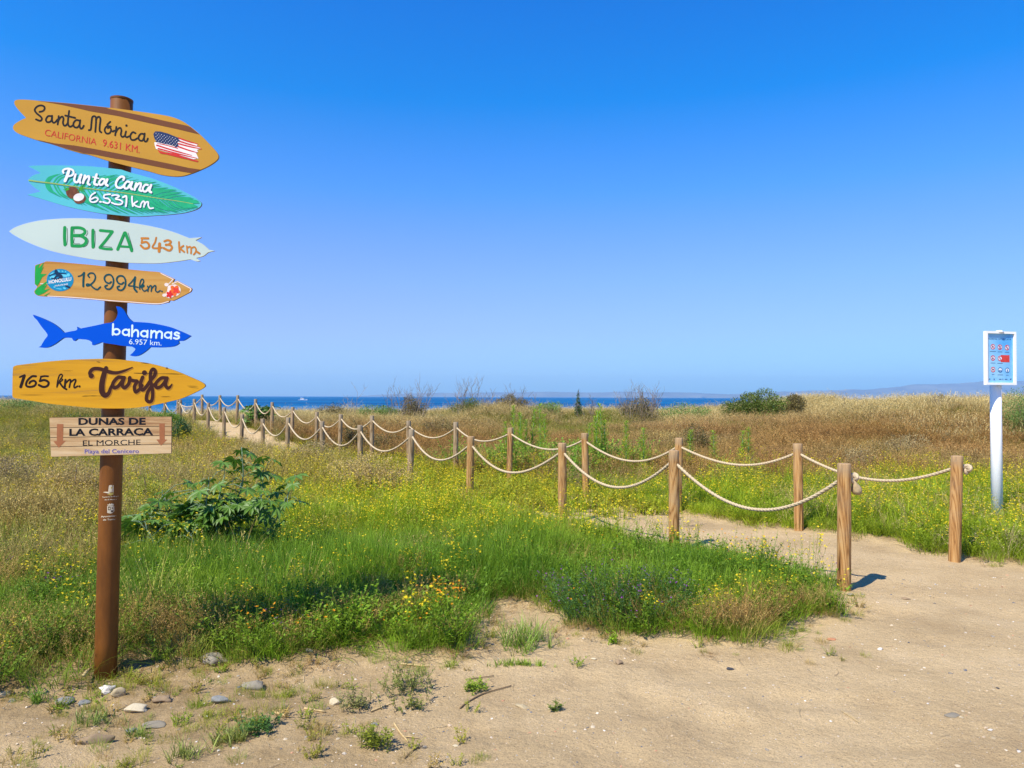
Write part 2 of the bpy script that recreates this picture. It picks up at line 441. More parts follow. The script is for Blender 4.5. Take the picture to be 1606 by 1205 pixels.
def build_hills():
    m = paint('hill_scrub', (0.16, 0.15, 0.11), rough=1, var=0.4, scale=0.002, spec=0.0)
    # outline of the range across the bay: (photo x, photo y of the ridge)
    prof = [(1100, 621), (1180, 617), (1230, 614.5), (1285, 612.5), (1340, 611), (1390, 608), (1440, 604), (1490, 601), (1540, 598), (1606, 597), (1700, 592), (1900, 588), (2300, 590), (2800, 600)]
    V = []; Y0 = 14000
    pxs = np.linspace(1100, 2800, 300)
    pys = np.interp(pxs, [p[0] for p in prof], [p[1] for p in prof])
    K = 7
    for k, (a, b) in enumerate(zip(pxs, pys)):
        top = at(a, b, Y0 + 900)
        h = max(4, top[2] + (fbm(np.array(a * 0.03), np.array(0.5), 8, 4) - 0.5) * 60)
        for j in range(K):
            s = j / (K - 1)
            hh = h * sstep(0, 1, s) * (0.75 + 0.25 * float(vnoise(np.array(a * 0.1), np.array(j * 0.7), 4)) if 0 < j < K - 1 else 1)
            V.append((top[0] * (0.9 + 0.1 * s), Y0 * 0.93 + (900 + Y0 * 0.07) * s, SEA_Z - 1 + hh))
    n = K
    Fc = [(i * n + j, (i + 1) * n + j, (i + 1) * n + j + 1, i * n + j + 1) for i in range(len(pxs) - 1) for j in range(K - 1)]
    tag(mesh('hills', V, Fc, m, None, True), kind='structure')
    # very far, low range seen faintly along the horizon
    V = []; pxs = np.linspace(560, 1300, 200)
    for a in pxs:
        w = math.sin(math.pi * (a - 560) / 740) ** 0.6
        top = at(a, 622, 14900)
        h = (70 + 60 * float(fbm(np.array(a * 0.012), np.array(2.0), 21, 4))) * w
        V += [(top[0], 14700, SEA_Z - 1), (top[0], 15200, h * 1.1), (top[0], 15400, SEA_Z - 1)]
    Fc = []
    for i in range(len(pxs) - 1):
        Fc += [(i * 3, i * 3 + 3, i * 3 + 4, i * 3 + 1), (i * 3 + 1, i * 3 + 4, i * 3 + 5, i * 3 + 2)]
    tag(mesh('hills', V, Fc, m, None, True), kind='structure')
    # town along the far shore
    b = MB(); wm = paint('far_plaster', (0.62, 0.58, 0.54), var=0.1, spec=0.1)
    rr = random.Random(3)
    for k in range(300):
        a = rr.uniform(1270, 1620); Y = rr.uniform(13020, 13500)
        p = at(a, 622, Y)
        h = rr.uniform(5, 20) * (1.6 if rr.random() < 0.12 else 1)
        z0 = SEA_Z + (Y - 13020) * 0.04
        b.box((p[0], Y, z0 + h / 2), (rr.uniform(15, 60), 20, h))
    tag(b.obj('distant_town', wm), 'strip of tiny white buildings along the far shore below the hazy hills', 'town', kind='stuff')
build_hills()

# the air: pale blue haze over the bay
def build_haze():
    m, nt, out = newmat('haze_air')
    v = N(nt, 'ShaderNodeVolumePrincipled'); v.inputs['Color'].default_value = (0.55, 0.82, 1.0, 1)
    v.inputs['Density'].default_value = 0.78 / 12000; v.inputs['Anisotropy'].default_value = 0.2
    nt.links.new(v.outputs[0], out.inputs['Volume'])
    mb = MB(); mb.box((0, 0, (480 - 8) / 2), (60000, 36000, 480 + 8))
    tag(mb.obj('haze', m), 'thin bluish sea haze over the bay', 'haze', kind='stuff')
build_haze()

# ------------------------------------------------------------------ 2D print and board tools
def crom(pts, n=7, closed=False):
    P = np.array(pts, float)
    if len(P) < 3 and not closed:
        t = np.linspace(0, 1, n)[:, None]; return P[0] * (1 - t) + P[-1] * t
    if closed: Q = np.vstack([P[-1], P, P[0], P[1]])
    else: Q = np.vstack([2 * P[0] - P[1], P, 2 * P[-1] - P[-2]])
    out = []
    for i in range(1, len(Q) - 2):
        p0, p1, p2, p3 = Q[i - 1], Q[i], Q[i + 1], Q[i + 2]
        for k in range(n):
            t = k / n
            out.append(0.5 * ((2 * p1) + (-p0 + p2) * t + (2 * p0 - 5 * p1 + 4 * p2 - p3) * t * t + (-p0 + 3 * p1 - 3 * p2 + p3) * t ** 3))
    if not closed: out.append(P[-1])
    return np.array(out)

class Print:
    """flat print laid on a surface: collects shapes in photo pixels and maps them with mapf(px, py, lift)"""
    def __init__(s, mapf, z=0.0004):
        s.map = mapf; s.z = z; s.slice = 0; s.i = 0; s.brk = []; s.tbrk = []
    def tr(s, Z, P):
        P = np.array(P, float); return P / Z[2] + np.array(Z[:2])
    def lift(s):
        s.i += 1; return s.z + 0.00002 * s.i
    def put(s, mb, P2, Fc, dz=None):
        z = s.lift() if dz is None else dz
        if s.slice:
            import bmesh
            bm = bmesh.new(); vs = [bm.verts.new((a, b, 0)) for a, b in P2]
            for f in Fc:
                try: bm.faces.new([vs[i] for i in f])
                except ValueError: pass
            x0 = min(a for a, b in P2); x1 = max(a for a, b in P2); x = math.ceil(x0 / s.slice) * s.slice
            while x < x1:
                bmesh.ops.bisect_plane(bm, geom=bm.verts[:] + bm.edges[:] + bm.faces[:], plane_co=(x, 0, 0), plane_no=(1, 0, 0)); x += s.slice
            bm.verts.index_update(); P2 = [(v.co.x, v.co.y) for v in bm.verts]; Fc = [tuple(v.index for v in f.verts) for f in bm.faces]
            bm.free(); z = float(np.mean(z))
        zz = z if np.ndim(z) else [z] * len(P2)
        mb.add([s.map(a, b, q) for (a, b), q in zip(P2, zz)], Fc)
    def stroke(s, mb, Z, pts, w, taper=None, smooth=True):
        s.brk.append(len(mb.f))
        P = s.tr(Z, pts); w = w / Z[2]
        C = crom(P, 7) if (smooth and len(P) > 2) else crom(P, 4) if len(P) == 2 else P
        n = len(C); z = s.lift()
        T = np.gradient(C, axis=0); L = np.linalg.norm(T, axis=1, keepdims=True); L[L == 0] = 1; T = T / L
        Nn = np.stack([-T[:, 1], T[:, 0]], 1)
        W = np.full(n, w / 2)
        if taper: W = W * np.interp(np.linspace(0, 1, n), np.linspace(0, 1, len(taper)), taper)
        A = C + Nn * W[:, None]; B = C - Nn * W[:, None]
        V = np.vstack([A, B]); Fc = [(i, i + 1, n + i + 1, n + i) for i in range(n - 1)]
        zz = z + np.arange(n) * 0.0000008; zz = np.concatenate([zz, zz])
        s.put(mb, V, Fc, zz)
        for e, q in ((0, zz[0]), (n - 1, zz[n - 1])):      # round ends
            ang = np.linspace(0, 2 * math.pi, 10, endpoint=False)
            r = W[e]
            if r > 0.1: s.put(mb, C[e] + np.stack([np.cos(ang), np.sin(ang)], 1) * r * 0.98, [tuple(range(10))], q + 0.00001)
    def poly(s, mb, Z, pts, smooth=False, dz=None):
        s.brk.append(len(mb.f))
        P = s.tr(Z, pts)
        if smooth: P = crom(P, 5, True)
        tris = tessellate_polygon([[Vector((a, b, 0)) for a, b in P]])
        s.put(mb, P, tris, s.lift() if dz is None else dz)
    def ell(s, mb, Z, c, rx, ry, rot=0, n=24, ring=0):
        s.brk.append(len(mb.f))
        a = np.linspace(0, 2 * math.pi, n, endpoint=False)
        def el(f):
            x = np.cos(a) * (rx - f); y = np.sin(a) * (ry - f)
            return np.stack([c[0] + x * math.cos(rot) - y * math.sin(rot), c[1] + x * math.sin(rot) + y * math.cos(rot)], 1)
        if ring:
            P = s.tr(Z, np.vstack([el(0), el(ring)]))
            s.put(mb, P, [(i, (i + 1) % n, n + (i + 1) % n, n + i) for i in range(n)])
        else:
            s.put(mb, s.tr(Z, el(0)), [tuple(range(n))])
    def text(s, mb, Z, st, p0, p1, h, bold=0.0, up=None, ref='E'):
        """string set between baseline points p0 and p1, cap height h"""
        s.brk.append(len(mb.f)); s.tbrk.append(len(mb.f))
        def get(t):
            c = bpy.data.curves.new('t', 'FONT'); c.body = t; c.size = 1; c.offset = bold; c.resolution_u = 3
            o = bpy.data.objects.new('t', c); COL.objects.link(o)
            dg = bpy.context.evaluated_depsgraph_get(); dg.update()
            me = bpy.data.meshes.new_from_object(o.evaluated_get(dg))
            v = np.array([list(q.co) for q in me.vertices]).reshape(-1, 3); f = [tuple(q.vertices) for q in me.polygons]
            bpy.data.objects.remove(o); bpy.data.curves.remove(c); bpy.data.meshes.remove(me)
            return v, f
        v, f = get(st); e, _ = get(ref)
        x0, x1 = v[:, 0].min(), v[:, 0].max(); H = e[:, 1].max()
        p0 = np.array(p0, float); p1 = np.array(p1, float)
        U = np.array(up if up is not None else (0, -1), float); U = U / np.linalg.norm(U)
        P = p0 + np.outer((v[:, 0] - x0) / (x1 - x0), p1 - p0) + np.outer(v[:, 1] / H * h, U)
        # every glyph lies a hair above the one before it
        par = list(range(len(v)))
        def find(i):
            while par[i] != i: par[i] = par[par[i]]; i = par[i]
            return i
        for q in f:
            for j in q[1:]: par[find(q[0])] = find(j)
        roots = {}; zz = []; z0 = s.lift()
        for i in range(len(v)): zz.append(z0 + 0.000012 * roots.setdefault(find(i), len(roots)))
        s.put(mb, s.tr(Z, P), f, zz)

ZA = (10, 145, 9.271); ZB = (140, 150, 7.648); ZC = (30, 250, 10.0375); ZD = (170, 255, 10.0375)
ZE = (10, 335, 9.447); ZF = (170, 340, 9.447); ZG = (40, 400, 11.471); ZH = (170, 400, 11.471)
ZI = (40, 470, 11.471); ZJ = (165, 470, 11.471); ZK = (10, 555, 10.0375); ZL = (130, 555, 8.03)
ZM = (70, 645, 7.648); ZN = (145, 745, 15.067); PX = (0, 0, 1.0)
def tz(Z, pts): return (np.array(pts, float) / Z[2] + np.array(Z[:2])).tolist()


# ------------------------------------------------------------------ the signpost
def build_signpost():
    Y0 = 4.12; BY = 4.035; TH = 0.012
    base = at(165, 1056, Y0); base[2] = float(ground_z(base[0], base[1]))
    top = at(191, 158, Y0)
    root = empty('signpost', tuple(base), 'tall brown metal post carrying seven painted destination boards, surfboard and shark shapes', 'signpost')
    rad = 0.0575
    # ---- pole
    m, nt, out = newmat('brown_pole_paint')
    tc = N(nt, 'ShaderNodeTexCoord')
    mp = N(nt, 'ShaderNodeMapping'); mp.inputs['Scale'].default_value = (1, 1, 0.25); nt.links.new(tc.outputs['Object'], mp.inputs['Vector'])
    n1 = N(nt, 'ShaderNodeTexNoise', Scale=9.0, Detail=7.0, Roughness=0.65); nt.links.new(mp.outputs[0], n1.inputs['Vector'])
    r = ramp(nt, n1.outputs[0], [(0.25, (0.10, 0.036, 0.007)), (0.55, (0.20, 0.072, 0.014)), (0.8, (0.27, 0.105, 0.025))])
    p = N(nt, 'ShaderNodeBsdfPrincipled', Roughness=0.42); p.inputs['Specular IOR Level'].default_value = 0.2
    rr = ramp(nt, n1.outputs[0], [(0.3, (0.55, 0.55, 0.55)), (0.7, (0.35, 0.35, 0.35))])
    nt.links.new(rr.outputs[0], p.inputs['Roughness'])
    nt.links.new(r.outputs[0], p.inputs['Base Color'])
    b = N(nt, 'ShaderNodeBump', Strength=0.35, Distance=0.002); nt.links.new(n1.outputs[0], b.inputs['Height']); nt.links.new(b.outputs[0], p.inputs['Normal'])
    nt.links.new(p.outputs[0], out.inputs[0])
    mb = MB(); b0 = Vector(base) - Vector((0, 0, 0.08)); t0 = Vector(top)
    pts = [b0.lerp(t0, k / 12) for k in range(13)]
    mb.tube(pts, rad, 40)
    pole = mb.obj('pole', m, root, True)
    pole.data.polygons[-1].use_smooth = False; pole.data.polygons[-2].use_smooth = False
    cm = MB(); cm.tube([t0 + Vector((0, 0, -0.004)), t0 + Vector((0, 0, 0.006)), t0 + Vector((0, 0, 0.009))], [rad + 0.0015, rad + 0.0015, rad - 0.004], 40)
    cm.obj('pole_cap', m, root)
    ax0 = Vector(base); axd = (t0 - ax0).normalized()

    SPLIT = ('stripe', 'arrow', 'leaf_tuft', 'green_leaf', 'coconut', 'badge_wave', 'letter_outline', 'flag_stripe', 'white_edging', 'crack', 'sombrero_emblem', 'shield_emblem', 'shield_field', 'emblem_band')
    def bmap(px, py, z): return at(px, py, BY - z)
    def cmap(px, py, z):                     # on the pole's own round surface
        d = Vector(ray(px, py)).normalized(); o = Vector((0, 0, CAM_Z))
        w = o - ax0; d1 = d - axd * d.dot(axd); w1 = w - axd * w.dot(axd)
        a = d1.dot(d1); bb = 2 * d1.dot(w1); c = w1.dot(w1) - (rad + z + 0.0004) ** 2
        disc = max(0, bb * bb - 4 * a * c)
        t = (-bb - math.sqrt(disc)) / (2 * a)
        return tuple(o + d * t)

    def outline(segs):
        out = []
        for s in segs:
            c = crom(s, 8) if len(s) > 2 else np.array(s, float)
            out += c[:-1].tolist()
        return out
    def board(label, segs, mat, edge, th=TH, name='sign_board'):
        P = outline(segs); PR[bmap].i = 0
        # keep neat spacing
        Q = [P[0]]
        for q in P[1:]:
            if abs(q[0] - Q[-1][0]) + abs(q[1] - Q[-1][1]) > 0.25: Q.append(q)
        P = Q; n = len(P)
        tris = tessellate_polygon([[Vector((a, b, 0)) for a, b in P]])
        V = [bmap(a, b, 0) for a, b in P]
        Bk = [np.array(v) + np.array([0, th, 0]) for v in V]
        fr = [tuple(t) for t in tris]
        # make the front face the camera
        a, b_, c = [np.array(V[i]) for i in fr[0]]
        nrm = np.cross(b_ - a, c - a)
        if nrm[1] > 0: fr = [t[::-1] for t in fr]
        sd = [(i, (i + 1) % n, n + (i + 1) % n, n + i) for i in range(n)]
        o = mesh(name, V + Bk, fr + [tuple(n + i for i in t[::-1]) for t in fr] + sd, [mat, edge], root, False,
                 [0] * len(fr) * 2 + [1] * n)
        import bmesh
        bm = bmesh.new(); bm.from_mesh(o.data); bmesh.ops.recalc_face_normals(bm, faces=bm.faces); bm.to_mesh(o.data); bm.free()
        o['label'] = label
        return o, P
    def printed(name, board_o, mat, fn, mp=bmap, z=0.0006, label=None):
        split = name in SPLIT
        mb = MB(); pr = PR[mp]; pr.z = z; pr.brk = []; pr.tbrk = []
        fn(pr, mb)
        cuts = pr.brk if split else (pr.tbrk if len(pr.tbrk) > 1 else [])
        cuts = sorted(set([0] + cuts + [len(mb.f)]))
        o = None
        for a, b in zip(cuts[:-1], cuts[1:]):
            if a == b: continue
            fs = mb.f[a:b]; ids = sorted({i for f in fs for i in f}); mp_ = {i: j for j, i in enumerate(ids)}
            o = mesh(name, [mb.v[i] for i in ids], [tuple(mp_[i] for i in f) for f in fs], mat, board_o)
            if label: o['label'] = label
        return o
    PR = {bmap: Print(bmap), cmap: Print(cmap)}; PR[cmap].slice = 1.4
    edge = paint('board_edge', (0.20, 0.12, 0.06), 0.7)
    # brackets behind every board
    brk = paint('bracket_metal', (0.10, 0.06, 0.04), 0.5, metallic=0.3)
    for py in (215, 300, 378, 443, 525, 602, 684):
        c = ax0 + axd * ((at(180, py, Y0)[2] - ax0.z) / axd.z)
        mb = MB(); mb.tube([c + Vector((0, 0, -0.018)), c + Vector((0, 0, 0.018))], rad + 0.003, 28)
        mb.box((c.x, BY + TH + 0.006, c.z), (0.10, 0.014, 0.034))
        mb.obj('clamp', brk, root)

    # ================= Santa Mónica
    sm = paint('santa_paint', (0.50, 0.265, 0.036), 0.5, 0.06, 4, spec=0.1)
    brown = paint('stripe_brown', (0.155, 0.052, 0.015), 0.45, 0.05)
    seg = [tz(ZA, [(285, 372), (215, 300), (150, 225), (115, 160), (130, 118), (200, 105), (340, 110), (540, 128), (900, 158), (1250, 195), (1576, 232)]),
           [tz(ZA, [(1576, 232)])[0]] + tz(ZB, [(510, 180), (760, 215), (960, 250), (1090, 295), (1190, 355), (1320, 460), (1440, 580), (1520, 670), (1550, 725), (1530, 775), (1440, 840), (1330, 893), (1225, 935), (1120, 965), (1010, 970), (860, 950), (700, 905), (480, 850), (230, 785), (0, 712)]) + [tz(ZA, [(1080, 885)])[0]],
           tz(ZA, [(1080, 885), (850, 818), (650, 750), (430, 690), (280, 640), (165, 595), (105, 545), (98, 495), (130, 455), (210, 405), (285, 372)])]
    bo, P = board('ochre surfboard sign with brown stripes and a flag', seg, sm, edge)
    def stripes(pr, mb):
        pr.poly(mb, PX, tz(ZA, [(425, 118), (540, 131), (900, 161), (1250, 198), (1500, 226)]) + tz(ZB, [(200, 153), (600, 234), (900, 303), (1170, 362), (1215, 380), (1325, 468)]) +
                tz(ZB, [(1050, 402), (700, 327), (350, 247), (0, 187)]) + tz(ZA, [(1100, 246), (800, 181), (560, 139)]))
        pr.poly(mb, PX, tz(ZA, [(440, 690), (700, 742), (1000, 775), (1300, 827), (1576, 880)]) + tz(ZB, [(700, 765), (1000, 826), (1190, 868), (1335, 889), (1225, 931), (1130, 917), (800, 852), (400, 770)]) +
                tz(ZA, [(1576, 963), (1300, 908), (1120, 885), (860, 815), (650, 747)]))
    printed('stripe', bo, brown, stripes)
    blk = paint('letter_black', (0.008, 0.005, 0.004), 0.5)
    def santa(pr, mb):
        w = 27
        for s in [[(480, 285), (530, 272), (555, 240), (545, 205), (500, 190), (445, 208), (412, 255), (440, 305), (500, 355), (515, 390), (490, 414), (430, 393)],
                  [(650, 345), (605, 348), (575, 395), (592, 432), (640, 425), (662, 385), (664, 340)], [(664, 340), (662, 400), (680, 440), (712, 432), (742, 395)],
                  [(760, 345), (755, 400), (745, 467)], [(748, 430), (775, 378), (812, 352), (830, 385), (822, 440), (838, 482), (868, 478), (890, 450)],
                  [(912, 270), (897, 390), (897, 465), (925, 500), (968, 480)], [(855, 337), (930, 355), (1000, 372)],
                  [(1060, 410), (1012, 405), (975, 450), (985, 500), (1030, 510), (1062, 470), (1073, 405)], [(1073, 405), (1064, 480), (1078, 525), (1105, 520), (1125, 485)],
                  [(1198, 550), (1226, 538), (1236, 450), (1246, 370), (1270, 347), (1300, 362), (1303, 430), (1292, 575)],
                  [(1300, 400), (1322, 365), (1352, 358), (1367, 395), (1356, 500), (1357, 560), (1380, 582)]]:
            pr.stroke(mb, ZA, s, w)
        w = 21
        for s in [[(258, 372), (212, 368), (184, 410), (202, 452), (240, 452), (262, 412), (240, 378), (222, 392)], [(262, 420), (282, 432), (298, 420)], [(215, 348), (252, 314)],
                  [(324, 375), (318, 420), (310, 478)], [(313, 450), (342, 402), (372, 388), (385, 420), (378, 470), (396, 496), (425, 485)],
                  [(440, 430), (430, 478), (447, 500), (478, 488)], [(555, 452), (520, 440), (492, 480), (502, 526), (540, 532), (576, 512)],
                  [(655, 462), (617, 460), (590, 500), (602, 535), (636, 540), (658, 500), (664, 455)], [(664, 455), (656, 520), (668, 550), (690, 545), (702, 515)]]:
            pr.stroke(mb, ZB, s, w)
        pr.ell(mb, ZB, (445, 360), 14, 14)
    printed('lettering', bo, blk, santa)
    red = paint('letter_red', (0.55, 0.028, 0.02), 0.5)
    def redt(pr, mb):
        pr.text(mb, ZA, 'CALIFORNIA', (555, 628), (1305, 768), 92, -0.006, up=(0.12, -1))
        pr.text(mb, ZB, '9.631 KM.', (160, 607), (602, 692), 84, 0.0, up=(0.06, -1))
    printed('lettering', bo, red, redt)
    wht = paint('print_white', (0.78, 0.74, 0.70), 0.5); navy = paint('flag_blue', (0.012, 0.03, 0.10), 0.5)
    rnd = random.Random(4)
    def fwhite(pr, mb):
        pr.poly(mb, ZB, [(780, 560), (860, 565), (1060, 620), (1060, 520), (1180, 548), (1300, 590), (1290, 600), (1335, 635), (1290, 655), (1305, 675), (1280, 690), (1310, 755), (1250, 765), (1080, 715), (900, 670), (800, 640), (785, 600)])
    printed('flag', bo, wht, fwhite, label='brush-stroke striped flag')
    def fred(pr, mb):
        ends = [1300, 0, 1318, 0, 1350, 0, 1290, 0, 1230, 0, 1290, 0, 1305]
        for k in range(0, 13, 2):
            if k <= 6: a = (1068 - (3 if k > 4 else 0), 510 + 17 * k)
            else: a = (800 + (k - 7) * 9, 578 + 19.5 * (k - 7))
            e = (ends[k], 583 + 17 * k)
            if k == 4: e = (1345, 642)
            mid = ((a[0] + e[0]) / 2, (a[1] + e[1]) / 2 + 4)
            pr.stroke(mb, ZB, [a, mid, e], 18, taper=[1, 1, 0.9, 0.45])
        pr.stroke(mb, ZB, [(815, 576), (900, 590), (1060, 634)], 12, taper=[0.5, 1, 1])
        pr.stroke(mb, ZB, [(830, 660), (870, 690), (1020, 705), (1200, 765), (1300, 795)], 17, taper=[0.6, 1, 1, 1, 0.4])
    printed('flag_stripe', bo, red, fred)
    def fnavy(pr, mb):
        pr.poly(mb, ZB, [(768, 462), (790, 430), (850, 431), (940, 455), (1020, 488), (1075, 510), (1068, 522), (1095, 545), (1055, 560), (1072, 600), (1040, 626), (1010, 600), (900, 580), (800, 556), (778, 505)])
    printed('flag_canton', bo, navy, fnavy)
    def fstar(pr, mb):
        for j in range(6):
            for i in range(8):
                x = 800 + i * 33 + (16 if j % 2 else 0); y = 452 + j * 21 + (x - 800) * 0.27
                if x < 1050 and y < 610: pr.ell(mb, ZB, (x, y), 4.5, 4.5, n=5)
    printed('flag_star', bo, wht, fstar)

    # ================= Punta Cana
    tq = paint('turquoise_paint', (0.09, 0.47, 0.52), 0.4, 0.08, 3)
    seg = [tz(ZC, [(142, 110), (230, 100), (520, 96), (960, 103), (1250, 122), (1606, 162)]),
           tz(ZD, [(202, 112), (350, 160), (560, 215), (740, 270), (1010, 375), (1200, 465), (1350, 545), (1440, 610), (1465, 655), (1435, 705), (1350, 750), (1180, 795), (950, 822), (750, 835), (500, 850), (300, 845), (0, 815)]) + [tz(ZC, [(1300, 855)])[0]],
           tz(ZC, [(1300, 855), (1000, 800), (700, 730), (400, 640), (122, 558)]), tz(ZC, [(122, 558), (240, 530), (340, 508)]),
           tz(ZC, [(340, 508), (250, 450), (170, 380), (142, 330), (175, 285), (240, 245), (343, 217)]), tz(ZC, [(343, 217), (240, 160), (142, 110)])]
    bo, P2 = board('turquoise surfboard sign with a green palm frond and coconuts', seg, tq, edge)
    grn = paint('frond_green', (0.012, 0.38, 0.17), 0.5, 0.1)
    rach = np.array(tz(ZC, [(155, 330), (330, 355), (500, 375), (850, 425), (1100, 460)]) + tz(ZD, [(180, 470), (400, 502), (700, 550), (1120, 612), (1330, 650)]))
    Rc = crom(rach, 10)
    def fr(pr, mb):
        n = len(Rc); rn = random.Random(5)
        for sgn in (-1, 1):
            for k in range(50):
                t = 0.17 + 0.80 * k / 49
                i = t * (n - 1); B = Rc[int(i)] * (1 - i % 1) + Rc[min(n - 1, int(i) + 1)] * (i % 1)
                ang = R(np.interp(t, [0.15, 0.5, 1.0], [60, 42, 16]) + rn.uniform(-3, 3)); L = np.interp(t, [0.15, 0.3, 0.6, 1], [18, 36, 72, 44]) * rn.uniform(0.85, 1.15)
                if 0.2 < t < 0.42 and k % 3 == 0: continue
                b2 = ang * 0.78 * (1 if sgn < 0 else 0.9)
                def pt(L):
                    return [B + [0, 0], B + np.array([math.cos(ang) * L * 0.5, sgn * math.sin(ang) * L * 0.5]) + [0, 0.10 * L], B + np.array([math.cos(b2) * L, sgn * math.sin(b2) * L]) + [0, 0.20 * L]]
                tries = 0
                while tries < 14:
                    e = pt(L)[-1]; e = e + (e - B) * 0.06
                    if inpoly(np.array([e[0]]), np.array([e[1]]), P2)[0]: break
                    L *= 0.88; tries += 1
                pr.stroke(mb, PX, pt(L), 2.7, taper=[0.7, 1, 0.8, 0.1])
    printed('palm_frond', bo, grn, fr)
    printed('frond_rib', bo, paint('frond_rib', (0.30, 0.42, 0.10), 0.5), lambda pr, mb: pr.stroke(mb, PX, rach.tolist(), 1.6, taper=[1.3, 1, 0.8, 0.5]))
    printed('coconut', bo, paint('coconut_brown', (0.15, 0.05, 0.02), 0.5, 0.3, 60), lambda pr, mb: (pr.ell(mb, ZC, (842, 525), 105, 95, 0.3), pr.ell(mb, ZC, (955, 625), 98, 72, -0.25)))
    printed('coconut_flesh', bo, wht, lambda pr, mb: pr.ell(mb, ZC, (938, 597), 86, 60, -0.25))
    def tuft(pr, mb):
        for dx, dy in [(60, -60), (90, -25), (95, 15), (70, 50), (25, 70), (-40, 60), (-250, -20), (-270, 20), (-240, 50)]:
            c = (960, 455) if dx > -100 else (960, 455)
            b_ = (950, 460) if dx > -100 else (780, 470)
            pr.stroke(mb, ZC, [b_, (c[0] + dx, c[1] + dy)], 22, taper=[1, 0.2])
    printed('leaf_tuft', bo, paint('tuft_green', (0.06, 0.33, 0.02), 0.5), tuft)
    def cana(pr, mb, Zc=ZC, Zd=ZD, dx=0, dy=0):
        def S(Z, pts, w, tp=None): pr.stroke(mb, Z, [(a + dx, b + dy) for a, b in pts], w, taper=tp)
        S(Zc, [(782, 180), (755, 260), (722, 340)], 46); S(Zc, [(700, 215), (688, 185), (715, 158), (780, 148), (840, 170), (858, 210), (835, 250), (775, 268)], 30)
        S(Zc, [(888, 238), (868, 320), (890, 360), (930, 345), (968, 245)], 34); S(Zc, [(978, 245), (950, 330), (960, 368)], 38)
        S(Zc, [(1035, 258), (1005, 372)], 38); S(Zc, [(1018, 330), (1060, 280), (1098, 268), (1100, 310), (1080, 380), (1110, 400)], 34)
        S(Zc, [(1220, 238), (1195, 320), (1185, 385), (1230, 402)], 38); S(Zc, [(1160, 278), (1255, 302)], 20)
        S(Zc, [(1345, 318), (1300, 312), (1262, 355), (1268, 398), (1310, 395), (1345, 345)], 32); S(Zc, [(1388, 318), (1362, 385), (1392, 415)], 38)
        S(Zd, [(235, 275), (248, 238), (205, 222), (150, 262), (118, 330), (135, 388), (190, 400), (240, 372)], 34)
        S(Zd, [(335, 308), (292, 302), (252, 352), (258, 402), (300, 405), (345, 340)], 32); S(Zd, [(372, 310), (348, 390), (375, 422)], 38)
        S(Zd, [(438, 330), (412, 430)], 36); S(Zd, [(428, 392), (470, 338), (508, 328), (508, 370), (488, 430), (522, 448)], 34)
        S(Zd, [(622, 355), (580, 352), (542, 402), (552, 450), (595, 452), (640, 390)], 32); S(Zd, [(672, 355), (645, 440), (672, 470)], 38)
        w = 24
        S(Zc, [(1198, 525), (1140, 565), (1112, 630), (1140, 672), (1205, 668), (1242, 628), (1200, 600), (1135, 628)], w); S(Zc, [(1268, 668), (1290, 672)], 26)
        S(Zc, [(1435, 550), (1345, 562), (1340, 608), (1400, 620), (1430, 655), (1395, 692), (1320, 672)], w)
        S(Zd, [(55, 522), (110, 512), (170, 530), (112, 572), (175, 588), (222, 622), (192, 660), (110, 655), (50, 632)], w); S(Zd, [(228, 548), (278, 530), (285, 600), (275, 688)], w + 4)
        S(Zd, [(372, 535), (372, 600), (385, 688)], w + 2); S(Zd, [(455, 612), (400, 652), (445, 690), (500, 705)], w)
        S(Zd, [(505, 700), (515, 650), (545, 612), (568, 628), (560, 700)], w); S(Zd, [(560, 690), (590, 630), (625, 622), (628, 680), (655, 722), (705, 718)], w)
    printed('letter_shadow', bo, paint('letter_teal', (0.01, 0.13, 0.20), 0.5), lambda pr, mb: cana(pr, mb, dx=9, dy=10))
    printed('lettering', bo, paint('letter_white', (0.80, 0.78, 0.80), 0.5), lambda pr, mb: cana(pr, mb))

    # ================= Ibiza
    iw = paint('ibiza_white', (0.50, 0.60, 0.53), 0.4, 0.04, 3)
    seg = [tz(ZE, [(38, 265), (130, 205), (300, 145), (520, 100), (800, 76), (1100, 70), (1350, 80), (1606, 102)]) + tz(ZF, [(310, 88), (560, 128), (800, 180), (1000, 240), (1200, 318)]),
           tz(ZF, [(1200, 318), (1380, 305)]), tz(ZF, [(1380, 305), (1290, 350)]), tz(ZF, [(1290, 350), (1400, 410), (1475, 475), (1490, 490)]),
           tz(ZF, [(1490, 490), (1575, 505)]), tz(ZF, [(1575, 505), (1478, 528)]), tz(ZF, [(1478, 528), (1400, 585), (1300, 612)]),
           tz(ZF, [(1300, 612), (1362, 655)]), tz(ZF, [(1362, 655), (1300, 662), (1215, 632)]),
           tz(ZF, [(1215, 632), (1000, 665), (750, 690), (500, 690), (280, 682), (0, 655)]) + tz(ZE, [(1350, 690), (1100, 650), (800, 590), (550, 520), (300, 420), (120, 325), (38, 265)])]
    bo, P = board('long pale green-white surfboard sign pointing left, fins at its right end', seg, iw, paint('ibiza_edge', (0.5, 0.46, 0.2), 0.5))
    gl = paint('letter_green', (0.008, 0.27, 0.06), 0.5)
